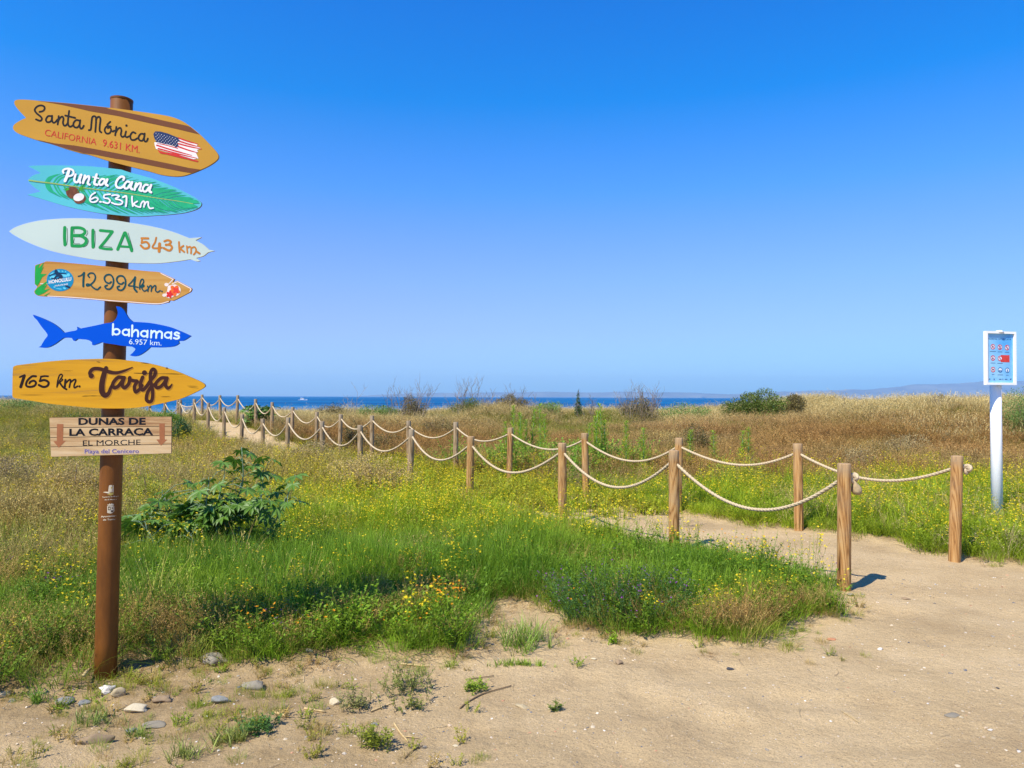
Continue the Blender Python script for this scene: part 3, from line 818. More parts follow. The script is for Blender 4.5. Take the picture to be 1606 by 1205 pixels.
    def ib(pr, mb):
        for Z, s, w in [(ZE, [(865, 208), (862, 350), (868, 465)], 48), (ZE, [(972, 212), (968, 350), (972, 475)], 46),
                        (ZE, [(972, 212), (1085, 213), (1150, 240), (1162, 285), (1110, 322), (1000, 325)], 44), (ZE, [(1000, 330), (1110, 335), (1180, 390), (1165, 450), (1100, 482), (972, 480)], 46),
                        (ZE, [(1282, 248), (1280, 380), (1284, 500)], 46), (ZE, [(1390, 252), (1480, 260), (1570, 268)], 42), (ZE, [(1570, 270), (1480, 390), (1385, 505)], 44), (ZE, [(1385, 508), (1470, 525), (1560, 530)], 38),
                        (ZF, [(240, 240), (190, 360), (138, 485)], 46), (ZF, [(250, 240), (300, 370), (345, 505)], 46), (ZF, [(180, 440), (300, 448)], 34)]:
            pr.stroke(mb, Z, s, w)
    printed('lettering', bo, gl, ib)
    def ibs(pr, mb):
        for Z, s in [(ZE, [(900, 220), (905, 360), (895, 465)]), (ZE, [(1000, 225), (1005, 290)]), (ZE, [(1195, 250), (1205, 290), (1180, 330)]), (ZE, [(1175, 345), (1215, 400), (1190, 470), (1140, 498)]),
                     (ZE, [(1005, 370), (1003, 442), (1090, 450)]), (ZE, [(1312, 260), (1315, 380), (1308, 500)]), (ZE, [(1400, 485), (1480, 492), (1560, 500)]), (ZF, [(238, 270), (200, 380), (185, 410)]), (ZF, [(290, 240), (330, 370), (365, 490)])]:
            pr.stroke(mb, Z, s, 7)
    printed('letter_outline', bo, paint('letter_dark', (0.02, 0.10, 0.05), 0.5), ibs)
    og = paint('letter_orange', (0.50, 0.18, 0.02), 0.5)
    def km(pr, mb):
        for s, w in [([(490, 320), (590, 322)], 32), ([(500, 318), (492, 392)], 26), ([(492, 385), (560, 375), (600, 415), (590, 460), (530, 470), (478, 425)], 32),
                     ([(708, 310), (690, 380), (652, 455), (720, 468), (792, 458)], 26), ([(758, 400), (750, 515)], 44),
                     ([(828, 365), (880, 348), (925, 370), (895, 410), (850, 420)], 30), ([(850, 415), (915, 420), (940, 460), (900, 502), (818, 465)], 32),
                     ([(1045, 375), (1048, 450), (1055, 525)], 26), ([(1110, 432), (1068, 470), (1122, 522)], 28),
                     ([(1160, 435), (1170, 535)], 22), ([(1165, 462), (1210, 445), (1225, 480), (1222, 545)], 24), ([(1225, 465), (1275, 450), (1298, 490), (1285, 535), (1262, 560)], 24), ([(1315, 522), (1350, 545)], 30)]:
            pr.stroke(mb, ZF, s, w)
    printed('lettering', bo, og, km)

    # ================= 12.994 km
    hw = wood('honolulu_wood', [(0.34, (0.36, 0.15, 0.024)), (0.46, (0.50, 0.25, 0.045)), (0.62, (0.56, 0.32, 0.075))], 'X', 3.2, 22, 0.45, 0.0008)
    seg = [tz(ZG, [(165, 525), (165, 350), (172, 200), (200, 175), (250, 160), (340, 130)]), tz(ZG, [(340, 130), (385, 115), (600, 128), (1200, 180), (1606, 222)]),
           [tz(ZG, [(1606, 222)])[0]] + tz(ZH, [(340, 255), (700, 290), (880, 303), (950, 320)]), tz(ZH, [(950, 320), (1190, 432)]), tz(ZH, [(1190, 432), (1165, 490), (1240, 462)]),
           tz(ZH, [(1240, 462), (1370, 530), (1480, 590), (1500, 620), (1480, 665)]), tz(ZH, [(1480, 665), (1200, 810), (1150, 825)]), tz(ZH, [(1150, 825), (1105, 822), (1085, 855)]),
           tz(ZH, [(1085, 855), (960, 880), (880, 892), (600, 880), (0, 835)]), [tz(ZH, [(0, 835)])[0]] + tz(ZG, [(1200, 805), (700, 770), (300, 745), (220, 735)]),
           tz(ZG, [(220, 735), (170, 700), (155, 655), (185, 610), (212, 575)]), tz(ZG, [(212, 575), (165, 525)])]
    bo, P = board('flat wooden arrow sign with notched ends, a round blue badge and red hibiscus flowers', seg, hw, edge)
    def edg(pr, mb):
        for Z, s in [(ZH, [(945, 332), (1165, 440)]), (ZH, [(1165, 440), (1078, 530)]), (ZH, [(1150, 520), (1245, 480)]), (ZH, [(1245, 480), (1470, 600)]), (ZH, [(1470, 600), (1484, 625), (1465, 655)]),
                     (ZH, [(0, 820), (400, 848), (880, 880), (1080, 838)]), (ZG, [(400, 742), (900, 768), (1606, 828)]), (ZG, [(270, 520), (390, 515)])]:
            pr.stroke(mb, Z, s, 15)
        for c, a, b_ in [((1180, 640), 122, 108), ((1100, 712), 75, 68), ((1045, 535), 38, 32), ((1100, 580), 34, 32), ((1005, 725), 35, 30)]: pr.ell(mb, ZH, c, a, b_)
    printed('white_edging', bo, paint('edge_white', (0.78, 0.66, 0.58), 0.5), edg)
    def lf(pr, mb):
        pr.poly(mb, ZG, [(175, 205), (205, 180), (262, 163), (225, 250), (330, 135), (290, 260), (335, 200), (270, 340), (380, 345), (300, 400), (250, 500), (212, 560), (168, 520), (168, 350)])
        pr.poly(mb, ZG, [(162, 655), (215, 590), (385, 470), (390, 510), (300, 580), (395, 530), (330, 630), (440, 610), (330, 690), (235, 730), (180, 705)])
        pr.poly(mb, ZG, [(330, 730), (455, 668), (370, 738)])
    printed('green_leaf', bo, paint('leaf_print', (0.01, 0.33, 0.05), 0.5), lf)
    printed('badge', bo, paint('badge_blue', (0.004, 0.23, 0.42), 0.5), lambda pr, mb: pr.ell(mb, ZG, (622, 452), 243, 202, 0, 40))
    def lt(pr, mb):
        for c, a, b_, r_ in [((470, 340), 45, 14, -0.6), ((600, 290), 22, 10, 0.3), ((665, 295), 18, 12, 0.5), ((720, 300), 18, 10, 0.8), ((500, 400), 70, 26, -0.2), ((700, 370), 60, 24, 0.2), ((770, 360), 30, 30, 0.4), ((700, 600), 30, 16, 0.4), ((520, 580), 22, 10, 0.3), ((600, 610), 60, 8, 0.1), ((580, 360), 30, 16, 0.5)]:
            pr.ell(mb, ZG, c, a, b_, r_, 9)
    printed('badge_wave', bo, paint('badge_light', (0.12, 0.55, 0.70), 0.5), lt)
    def sf(pr, mb):
        pr.ell(mb, ZG, (548, 285), 22, 26)
        for s, w in [([(550, 300), (580, 350), (640, 385)], 60), ([(570, 330), (500, 345), (430, 375)], 20), ([(590, 325), (650, 335), (720, 340)], 20), ([(640, 385), (650, 410), (600, 425)], 40), ([(590, 370), (550, 390), (520, 430)], 34), ([(470, 420), (560, 435), (620, 425)], 22), ([(730, 560), (790, 585)], 34)]:
            pr.stroke(mb, ZG, s, w)
    printed('badge_surfer', bo, paint('badge_dark', (0.005, 0.03, 0.08), 0.5), sf)
    def hn(pr, mb):
        pr.text(mb, ZG, 'HONOLULU', (418, 520), (825, 460), 62, 0.035, up=(-0.02, -1)); pr.text(mb, ZG, 'HAWAII', (530, 572), (760, 540), 30, 0.01, up=(-0.02, -1))
    printed('lettering', bo, wht, hn)
    te = paint('letter_petrol', (0.0, 0.06, 0.075), 0.5)
    def n12(pr, mb):
        for Z, s, w in [(Z_, s_, w_ * 1.15) for Z_, s_, w_ in [(ZG, [(948, 385), (1000, 368), (1052, 318)], 20), (ZG, [(1052, 320), (1040, 450), (1038, 565)], 32),
                        (ZG, [(1148, 402), (1122, 365), (1160, 328), (1225, 335), (1256, 400), (1225, 480), (1150, 545), (1100, 552), (1105, 525), (1160, 535), (1225, 595), (1290, 622), (1345, 575)], 24),
                        (ZG, [(1540, 485), (1500, 510), (1440, 480), (1418, 410), (1460, 360), (1530, 360), (1578, 430), (1572, 540), (1520, 610), (1455, 608), (1430, 565), (1468, 545)], 26),
                        (ZH, [(272, 495), (230, 525), (170, 498), (148, 430), (190, 380), (262, 385), (305, 455), (298, 560), (245, 630), (180, 625), (160, 580), (195, 560)], 26),
                        (ZH, [(478, 402), (420, 480), (358, 550), (440, 560), (532, 582)], 20), (ZH, [(480, 400), (466, 500), (465, 600), (508, 660)], 32),
                        (ZH, [(585, 560), (632, 490), (620, 438), (588, 450), (562, 530), (562, 615)], 20), (ZH, [(575, 580), (625, 540), (638, 560), (600, 590), (640, 650), (700, 625)], 20),
                        (ZH, [(702, 560), (716, 600), (708, 655)], 20), (ZH, [(712, 600), (755, 552), (778, 575), (768, 655)], 20), (ZH, [(772, 605), (828, 552), (852, 565), (848, 640), (885, 668), (930, 640)], 20)]]:
            pr.stroke(mb, Z, s, w)
        pr.ell(mb, ZH, (962, 655), 15, 15)
    printed('lettering', bo, te, n12)
    def hib(c, r, n, a0):
        def f(pr, mb):
            for k in range(n):
                a = a0 + 2 * math.pi * k / n
                pr.ell(mb, ZH, (c[0] + math.cos(a) * r * 0.55, c[1] + math.sin(a) * r * 0.55), r * 0.5, r * 0.36, a, 12)
        return f
    printed('hibiscus', bo, paint('hib_orange', (0.75, 0.13, 0.02), 0.5), hib((1190, 640), 100, 5, 0.3))
    printed('hibiscus', bo, paint('hib_red', (0.62, 0.02, 0.02), 0.5), hib((1100, 712), 64, 5, 0.0))
    printed('hibiscus', bo, paint('hib_deep', (0.70, 0.04, 0.03), 0.5), hib((1215, 640), 60, 4, 0.8))

    # ================= shark
    bl = paint('shark_blue', (0.0, 0.08, 0.56), 0.5, 0.04, 4, spec=0.08)
    seg = [tz(ZI, [(132, 272), (155, 320), (205, 368)]), tz(ZI, [(205, 368), (290, 490), (370, 590), (395, 650), (345, 720), (305, 785), (275, 835), (230, 858)]),
           tz(ZI, [(230, 858), (330, 868), (420, 855), (530, 800), (620, 735), (700, 688), (830, 690)]), tz(ZI, [(830, 690), (875, 745), (935, 708)]),
           tz(ZI, [(935, 708), (1110, 725), (1190, 765), (1195, 800)]), tz(ZI, [(1195, 800), (1215, 822), (1290, 800), (1370, 770), (1440, 785), (1606, 808)]) + tz(ZJ, [(300, 830), (485, 848)]),
           tz(ZJ, [(485, 848), (540, 890), (500, 950), (440, 1005)]), tz(ZJ, [(440, 1005), (520, 1022), (620, 1000), (730, 930), (810, 858)]),
           tz(ZJ, [(810, 858), (1000, 862), (1180, 852), (1270, 830), (1335, 785)]), tz(ZJ, [(1335, 785), (1320, 765), (1322, 745)]), tz(ZJ, [(1322, 745), (1420, 735), (1545, 655)]),
           tz(ZJ, [(1545, 655), (1380, 580), (1180, 500), (1000, 455), (800, 420), (600, 405), (500, 402)]), tz(ZJ, [(500, 402), (420, 330), (340, 200), (270, 135), (195, 122)]),
           tz(ZJ, [(195, 122), (225, 230), (200, 330), (130, 405), (0, 428)]) + tz(ZI, [(1250, 468), (1090, 500), (985, 522)]), tz(ZI, [(985, 522), (925, 490)]), tz(ZI, [(925, 490), (920, 548), (800, 575), (695, 598)]),
           tz(ZI, [(695, 598), (600, 505), (480, 420), (300, 335), (132, 272)])]
    bo, P = board('blue shark-shaped sign', seg, bl, paint('shark_edge', (0.02, 0.07, 0.14), 0.6))
    lb = paint('letter_sky', (0.62, 0.78, 0.86), 0.5)
    def bah(pr, mb):
        w = 34
        for s in [[(142, 442), (135, 635)], [(488, 465), (482, 662)], [(498, 590), (545, 548), (590, 575), (590, 665)], [(430, 540), (428, 655)], [(762, 560), (758, 680)],
                  [(830, 560), (825, 685)], [(832, 610), (875, 568), (918, 595), (916, 690)], [(922, 615), (970, 572), (1020, 600), (1018, 695)], [(1190, 585), (1184, 705)],
                  [(1330, 612), (1285, 592), (1250, 612), (1268, 640), (1318, 655), (1325, 688), (1285, 706), (1235, 692)]]:
            pr.stroke(mb, ZJ, s, w)
        for c in [(202, 580), (372, 590), (702, 615), (1130, 640)]: pr.ell(mb, ZJ, c, 74, 66, 0, 28, ring=32)
        pr.text(mb, ZJ, '6.957 km.', (428, 802), (1012, 828), 92, 0.0, up=(0.02, -1))
    printed('lettering', bo, lb, bah)

    # ================= Tarifa
    yw = wood('tarifa_paint', [(0.36, (0.30, 0.16, 0.04)), (0.42, (0.54, 0.26, 0.006)), (0.6, (0.64, 0.32, 0.008)), (0.85, (0.54, 0.25, 0.012))], 'X', 2.2, 14, 0.5, 0.0012)
    seg = [tz(ZK, [(92, 670), (95, 420), (103, 230), (118, 200), (160, 182)]), tz(ZK, [(160, 182), (450, 145), (700, 118), (1000, 95), (1300, 84), (1606, 80)]) + tz(ZL, [(530, 80), (800, 115), (1010, 165), (1200, 228), (1370, 300), (1480, 350), (1535, 390), (1525, 425), (1430, 480), (1250, 560), (1100, 600), (850, 655), (600, 685), (320, 690)]) +
           tz(ZK, [(1400, 855), (1100, 830), (700, 790), (450, 750), (200, 710)]), tz(ZK, [(200, 710), (130, 700), (92, 670)])]
    bo, P = board('mustard yellow surfboard sign with a blunt left end', seg, yw, edge)
    dk = paint('letter_umber', (0.016, 0.006, 0.004), 0.5)
    def k165(pr, mb):
        for s, w in [([(210, 368), (275, 340)], 28), ([(282, 345), (255, 430), (225, 522)], 48), ([(465, 355), (400, 358), (325, 430), (312, 500), (365, 522), (440, 505), (465, 455), (430, 425), (380, 440), (362, 465)], 34),
                     ([(655, 355), (600, 352), (540, 362)], 28), ([(545, 362), (525, 432)], 26), ([(525, 430), (600, 415), (662, 450), (645, 505), (580, 522), (510, 492)], 36),
                     ([(795, 520), (840, 420), (880, 350), (862, 322), (830, 350), (805, 440), (795, 525)], 22), ([(865, 395), (885, 410), (838, 452)], 20), ([(838, 455), (890, 525), (945, 560)], 30),
                     ([(930, 410), (918, 525)], 34), ([(935, 460), (985, 412), (1010, 420), (990, 528)], 26), ([(1010, 450), (1065, 408), (1092, 420), (1065, 500), (1075, 535), (1120, 510)], 26), ([(1150, 512), (1152, 516)], 34)]:
            pr.stroke(mb, ZK, s, w)
    printed('lettering', bo, dk, k165)
    tb = paint('letter_brown', (0.045, 0.012, 0.005), 0.5)
    def tar(pr, mb, d=0):
        for s, w, tp in [([(105, 282), (88, 240), (130, 192), (220, 192), (330, 228), (420, 240), (520, 215), (622, 172)], 46, [1, 1, 1, 1, 1.05, 0.9, 0.7, 0.3]),
                         ([(292, 180), (265, 260), (240, 380), (242, 480), (280, 525), (325, 495), (350, 430), (390, 350), (420, 300)], 66, [0.8, 1, 1.1, 1.1, 0.95, 0.75, 0.6, 0.5, 0.4]),
                         ([(510, 300), (440, 300), (380, 370), (388, 425), (440, 412), (510, 325)], 46, None), ([(520, 300), (495, 390), (525, 428), (575, 380), (590, 320)], 46, None),
                         ([(590, 300), (588, 325), (640, 340), (685, 350), (650, 410), (662, 480), (705, 455), (745, 400)], 44, None),
                         ([(752, 295), (722, 390), (748, 455), (795, 420), (850, 340)], 46, None),
                         ([(850, 340), (905, 270), (910, 215), (880, 195), (852, 240), (852, 340), (878, 470), (870, 580), (835, 605), (800, 575), (815, 490), (870, 405), (920, 390)], 44, None),
                         ([(1050, 305), (980, 310), (912, 385), (935, 428), (990, 405), (1050, 330)], 44, None), ([(1060, 305), (1040, 390), (1065, 432), (1095, 420), (1122, 382)], 44, [1, 1, 1, 0.8, 0.3])]:
            pr.stroke(mb, ZL, [(a + d, b_ + d) for a, b_ in s], w, taper=tp)
        pr.ell(mb, ZL, (775 + d, 240 + d), 32, 32); pr.ell(mb, ZL, (105 + d, 278 + d), 34, 32)
    printed('letter_shadow', bo, paint('print_shadow', (0.36, 0.16, 0.02), 0.5), lambda pr, mb: tar(pr, mb, 9))
    printed('lettering', bo, tb, tar)
    def crk(pr, mb):
        for Z, s, w in [(ZL, [(640, 244), (860, 250), (1100, 252), (1270, 258)], 6), (ZL, [(640, 242), (800, 247)], 5), (ZL, [(980, 540), (1100, 540)], 5), (ZK, [(220, 648), (580, 648)], 5), (ZK, [(1180, 668), (1290, 662), (1420, 664)], 6), (ZL, [(730, 112), (840, 122)], 7),
                        (ZL, [(170, 98), (220, 108)], 6), (ZL, [(0, 535), (150, 528), (340, 540)], 4), (ZL, [(1310, 405), (1450, 410)], 4), (ZL, [(1330, 420), (1460, 432)], 4), (ZK, [(880, 265), (1050, 268)], 4)]:
            pr.stroke(mb, Z, s, w, taper=[0.3, 1, 0.5, 1, 0.2])
        pr.ell(mb, ZL, (1057, 180), 11, 11, ring=5)
    printed('crack', bo, dk, crk)

    # ================= bottom plank sign
    cs = [(77.5, 655), (269, 653.5), (268.5, 711.5), (80, 717)]
    pw = wood('dunas_wood', [(0.33, (0.20, 0.085, 0.03)), (0.42, (0.42, 0.25, 0.11)), (0.52, (0.55, 0.38, 0.19)), (0.65, (0.63, 0.47, 0.27))], 'X', 3.4, 12, 0.6, 0.0015)
    bo, P = board('small rectangular sign of four pale planks with two brown arrows pointing down', [[cs[0], cs[1]], [cs[1], cs[2]], [cs[2], cs[3]], [cs[3], cs[0]]], edge, edge, th=0.008)
    cuts = [0, 0.262, 0.508, 0.745, 1.0]
    for k in range(4):
        a, b_ = cuts[k] + 0.008, cuts[k + 1] - 0.008
        L = lambda t: np.array(cs[0]) * (1 - t) + np.array(cs[3]) * t
        Rr = lambda t: np.array(cs[1]) * (1 - t) + np.array(cs[2]) * t
        q = [L(a), Rr(a), Rr(b_), L(b_)]
        V = [bmap(x, y, 0.005) for x, y in q] + [bmap(x, y, 0.0005) for x, y in q]
        mesh('plank', V, [(0, 1, 2, 3)[::-1], (0, 4, 5, 1), (1, 5, 6, 2), (2, 6, 7, 3), (3, 7, 4, 0)], pw, bo)
    bk = paint('letter_ink', (0.005, 0.006, 0.010), 0.5)
    def dn(pr, mb):
        pr.text(mb, ZM, 'DUNAS DE', (405, 162), (1212, 160), 80, 0.036)
        pr.text(mb, ZM, 'LA CARRACA', (296, 294), (1302, 284), 82, 0.036)
        pr.text(mb, ZM, 'EL MORCHE', (458, 414), (1150, 404), 62, 0.0)
    printed('lettering', bo, bk, dn, z=0.0056)
    ar = paint('arrow_brown', (0.33, 0.125, 0.05), 0.5)
    def arr(pr, mb):
        pr.poly(mb, ZM, [(148, 155), (225, 155), (220, 355), (255, 355), (170, 440), (105, 362), (145, 360)])
        pr.poly(mb, ZM, [(1375, 148), (1440, 148), (1440, 340), (1470, 342), (1395, 415), (1340, 340), (1378, 340)])
    printed('arrow', bo, ar, arr, z=0.0056)
    printed('lettering', bo, paint('letter_halo', (0.55, 0.45, 0.42), 0.5), lambda pr, mb: pr.text(mb, ZM, 'Playa del Cenicero', (476, 507), (1134, 503), 50, 0.055), z=0.0056)
    printed('lettering', bo, paint('letter_violet', (0.10, 0.06, 0.22), 0.5), lambda pr, mb: pr.text(mb, ZM, 'Playa del Cenicero', (480, 505), (1130, 501), 46, 0.004), z=0.0062)

    # ================= prints on the pole
    cr = paint('print_cream', (0.72, 0.62, 0.42), 0.5); cy = paint('print_yellow', (0.5, 0.38, 0.08), 0.5)
    def hat(pr, mb):
        pr.poly(mb, ZN, [(372, 405), (380, 330), (392, 250), (440, 240), (490, 242), (512, 255), (522, 330), (530, 410)])
        pr.poly(mb, ZN, [(245, 410), (300, 398), (380, 402), (450, 425), (530, 405), (572, 372), (580, 395), (545, 440), (470, 472), (400, 450), (330, 428)])
    printed('sombrero_emblem', pole, cr, hat, cmap, 0.0)
    printed('emblem_band', pole, cy, lambda pr, mb: (pr.poly(mb, ZN, [(395, 415), (450, 428), (505, 415), (490, 460), (440, 490), (340, 465), (400, 455)]), pr.ell(mb, ZN, (450, 305), 14, 22)), cmap, 0.0003)
    def t1(pr, mb):
        pr.text(mb, ZN, 'Tenencia de Alcaldía', (230, 540), (640, 515), 26, 0.02); pr.text(mb, ZN, 'de El Morche', (285, 600), (600, 588), 26, 0.02)
        pr.text(mb, ZN, 'Ayuntamiento', (200, 1005), (635, 980), 38, 0.02); pr.text(mb, ZN, 'de Torrox', (250, 1080), (590, 1062), 38, 0.02)
    printed('lettering', pole, cr, t1, cmap, 0.0)
    def sh(pr, mb):
        pr.poly(mb, ZN, [(348, 735), (515, 738), (515, 860), (480, 895), (430, 915), (350, 900)])
        pr.poly(mb, ZN, [(360, 725), (355, 690), (385, 705), (400, 672), (430, 695), (460, 670), (480, 700), (510, 680), (500, 728)])
    printed('shield_emblem', pole, cr, sh, cmap, 0.0)
    printed('shield_field', pole, paint('print_dark', (0.06, 0.02, 0.01), 0.5), lambda pr, mb: (pr.poly(mb, ZN, [(368, 752), (425, 752), (425, 835), (368, 835)]), pr.poly(mb, ZN, [(438, 838), (495, 838), (480, 880), (440, 882)]), pr.ell(mb, ZN, (468, 785), 14, 20)), cmap, 0.0003)
    printed('shield_charge', pole, cr, lambda pr, mb: (pr.ell(mb, ZN, (398, 795), 16, 26)), cmap, 0.0006)
build_signpost()

# ------------------------------------------------------------------ rope fences
def timber(name, dark, mid, light, grey):
    """split round timber: growth figure, fine grain, checks, weathered grey head"""
    m, nt, out = newmat(name)
    tc = N(nt, 'ShaderNodeTexCoord'); inf = N(nt, 'ShaderNodeObjectInfo')
    mp = N(nt, 'ShaderNodeMapping'); mp.inputs['Scale'].default_value = (1, 1, 0.10)
    nt.links.new(tc.outputs['Object'], mp.inputs['Vector'])
    wd = N(nt, 'ShaderNodeTexNoise', Scale=7.0, Detail=3.0, Distortion=0.8); nt.links.new(mp.outputs[0], wd.inputs['Vector'])
    k = N(nt, 'ShaderNodeMath', operation='MULTIPLY'); k.inputs[1].default_value = 20.0; nt.links.new(wd.outputs[0], k.inputs[0])
    fr = N(nt, 'ShaderNodeMath', operation='PINGPONG'); fr.inputs[1].default_value = 1.0; nt.links.new(k.outputs[0], fr.inputs[0])
    mp2 = N(nt, 'ShaderNodeMapping'); mp2.inputs['Scale'].default_value = (1, 1, 0.04); nt.links.new(tc.outputs['Object'], mp2.inputs['Vector'])
    fg = N(nt, 'ShaderNodeTexNoise', Scale=110.0, Detail=5.0, Roughness=0.7); nt.links.new(mp2.outputs[0], fg.inputs['Vector'])
    mx = N(nt, 'ShaderNodeMix', data_type='FLOAT'); mx.inputs[0].default_value = 0.65
    nt.links.new(fr.outputs[0], mx.inputs[2]); nt.links.new(fg.outputs[0], mx.inputs[3])
    r = ramp(nt, mx.outputs[0], [(0.26, dark), (0.44, mid), (0.68, light)])
    # dark checks
    ck = N(nt, 'ShaderNodeTexNoise', Scale=26.0, Detail=2.0); nt.links.new(mp2.outputs[0], ck.inputs['Vector'])
    cr = ramp(nt, ck.outputs[0], [(0.30, (0.25, 0.2, 0.16)), (0.36, (1, 1, 1))])
    ml = N(nt, 'ShaderNodeMix', data_type='RGBA', blend_type='MULTIPLY'); ml.inputs[0].default_value = 1
    nt.links.new(r.outputs[0], ml.inputs[6]); nt.links.new(cr.outputs[0], ml.inputs[7])
    # blotchy greying
    bl = N(nt, 'ShaderNodeTexNoise', Scale=5.0, Detail=5.0); nt.links.new(tc.outputs['Object'], bl.inputs['Vector'])
    at_ = N(nt, 'ShaderNodeAttribute', attribute_name='head')
    ad = N(nt, 'ShaderNodeMath', operation='MULTIPLY_ADD'); ad.inputs[1].default_value = 0.7; nt.links.new(bl.outputs[0], ad.inputs[0]); nt.links.new(at_.outputs['Fac'], ad.inputs[2])
    gr = ramp(nt, ad.outputs[0], [(0.34, (0, 0, 0)), (0.62, (1, 1, 1))])
    mg = N(nt, 'ShaderNodeMix', data_type='RGBA'); nt.links.new(gr.outputs[0], mg.inputs[0]); nt.links.new(ml.outputs[2], mg.inputs[6])
    gg = N(nt, 'ShaderNodeMix', data_type='RGBA', blend_type='MULTIPLY'); gg.inputs[0].default_value = 0.6; gg.inputs[6].default_value = (*grey, 1); nt.links.new(ml.outputs[2], gg.inputs[7])
    gb = N(nt, 'ShaderNodeMix', data_type='RGBA'); gb.inputs[0].default_value = 0.55; nt.links.new(ml.outputs[2], gb.inputs[6]); gb.inputs[7].default_value = (*grey, 1)
    nt.links.new(gb.outputs[2], mg.inputs[7])
    p = N(nt, 'ShaderNodeBsdfPrincipled', Roughness=0.85); p.inputs['Specular IOR Level'].default_value = 0.15
    nt.links.new(mg.outputs[2], p.inputs['Base Color'])
    b = N(nt, 'ShaderNodeBump', Strength=0.8, Distance=0.004); nt.links.new(mx.outputs[0], b.inputs['Height']); nt.links.new(b.outputs[0], p.inputs['Normal'])
    nt.links.new(p.outputs[0], out.inputs[0]); return m
POST_NEW = timber('post_timber', (0.17, 0.075, 0.022), (0.41, 0.21, 0.07), (0.52, 0.31, 0.12), (0.37, 0.28, 0.17))
POST_OLD = timber('post_timber_grey', (0.12, 0.075, 0.035), (0.30, 0.20, 0.10), (0.44, 0.32, 0.18), (0.33, 0.27, 0.19))
def ropemat():
    m, nt, out = newmat('cotton_rope')
    tc = N(nt, 'ShaderNodeTexCoord'); n1 = N(nt, 'ShaderNodeTexNoise', Scale=160.0, Detail=4.0); nt.links.new(tc.outputs['Object'], n1.inputs['Vector'])
    r = ramp(nt, n1.outputs[0], [(0.3, (0.36, 0.27, 0.15)), (0.55, (0.58, 0.46, 0.29)), (0.8, (0.68, 0.57, 0.39))])
    p = N(nt, 'ShaderNodeBsdfPrincipled', Roughness=0.9); p.inputs['Specular IOR Level'].default_value = 0.1
    b = N(nt, 'ShaderNodeBump', Strength=0.6, Distance=0.002); nt.links.new(n1.outputs[0], b.inputs['Height']); nt.links.new(b.outputs[0], p.inputs['Normal'])
    nt.links.new(r.outputs[0], p.inputs['Base Color']); nt.links.new(p.outputs[0], out.inputs[0]); return m
ROPE = ropemat()
ROPE_R = 0.0165

def make_post(p, i, row, root, rn):
    x, y, zt = p
    zb = float(ground_z(x, y)) - 0.12
    H = zt - zb
    near = i < 4
    n = 28 if near else 14; lv = 22 if near else 8
    r = 0.052 if near else 0.05
    lean = Vector((rn.uniform(-0.03, 0.03), rn.uniform(-0.025, 0.025), 0))
    if row == 'near' and i == 0: lean = Vector((-0.006, 0, 0))
    if row == 'far' and i == 0: lean = Vector((-0.035, 0, 0))
    V = []; ph = rn.uniform(0, 6.28)
    cr = [(rn.uniform(0, 6.28), rn.uniform(0.15, 0.7), rn.uniform(0.12, 0.35)) for _ in range(3)]
    if row == 'near' and i == 0: cr = [(-0.9, 0.30, 0.30), (-2.2, 0.75, 0.2), (0.4, 0.6, 0.2)]
    lvls = np.linspace(0, 1, lv)
    rings = [(t * (H - 0.008), 1.0) for t in lvls] + [(H - 0.002, 0.95), (H, 0.86)]
    for z, sc in rings:
        t = z / H
        for k in range(n):
            a = 2 * math.pi * k / n + ph
            rr = r * (1 + 0.02 * math.sin(2 * a + 3 * t) + 0.012 * math.sin(5 * a + 9 * t + ph)) * (1.03 - 0.05 * t) * sc
            if near:
                for ca, ct, cl in cr:
                    da = (a - ca + math.pi) % (2 * math.pi) - math.pi
                    if abs(t - ct) < cl and abs(da) < math.pi / n: rr -= 0.013 * (1 - abs(t - ct) / cl) ** 0.5
            q = Vector((x, y, zt)) + lean * (t - 1) * -1 * -1
            V.append((x + lean.x * (t - 1) * -1 + math.cos(a) * rr, y + lean.y * (t - 1) * -1 + math.sin(a) * rr, zb + z))
    m = len(rings)
    Fc = [(j * n + k, j * n + (k + 1) % n, (j + 1) * n + (k + 1) % n, (j + 1) * n + k) for j in range(m - 1) for k in range(n)]
    Fc.append(tuple((m - 1) * n + k for k in range(n)))
    if row == 'far': mt = POST_NEW if i < 5 else POST_OLD
    else: mt = POST_NEW if i < 4 else POST_OLD
    V = np.array(V)
    hd = 1 - np.clip((zb + H - V[:, 2]) / 0.10, 0, 1); hd = hd * 0.45 - 0.12 * np.clip((zb + 0.55 - V[:, 2]) / 0.4, 0, 1)
    o = mesh('post', V, Fc, mt, root, False, attrs={'head': hd})
    import bmesh
    me = o.data
    sm = np.ones(len(me.polygons), bool); sm[-1] = False
    me.polygons.foreach_set('use_smooth', sm)
    return o

def knot(mb, c, s=1.0, tail=True):
    c = Vector(c)
    pts = []
    for k in range(40):
        a = 2 * math.pi * k / 40
        x = math.sin(a) + 2 * math.sin(2 * a); z = math.cos(a) - 2 * math.cos(2 * a); y = -math.sin(3 * a)
        pts.append(c + Vector((x * 0.0125, y * 0.012, z * 0.0125)) * s)
    pts.append(pts[0])
    mb.tube(pts, ROPE_R * 0.85 * s, 8, cap=False)
    mb.tube([c + Vector((-0.03, 0, 0.01)), c + Vector((0, -0.012, 0.018)), c + Vector((0.03, -0.01, -0.012)), c + Vector((0.028, 0.012, -0.03))], ROPE_R * 0.9 * s, 8)

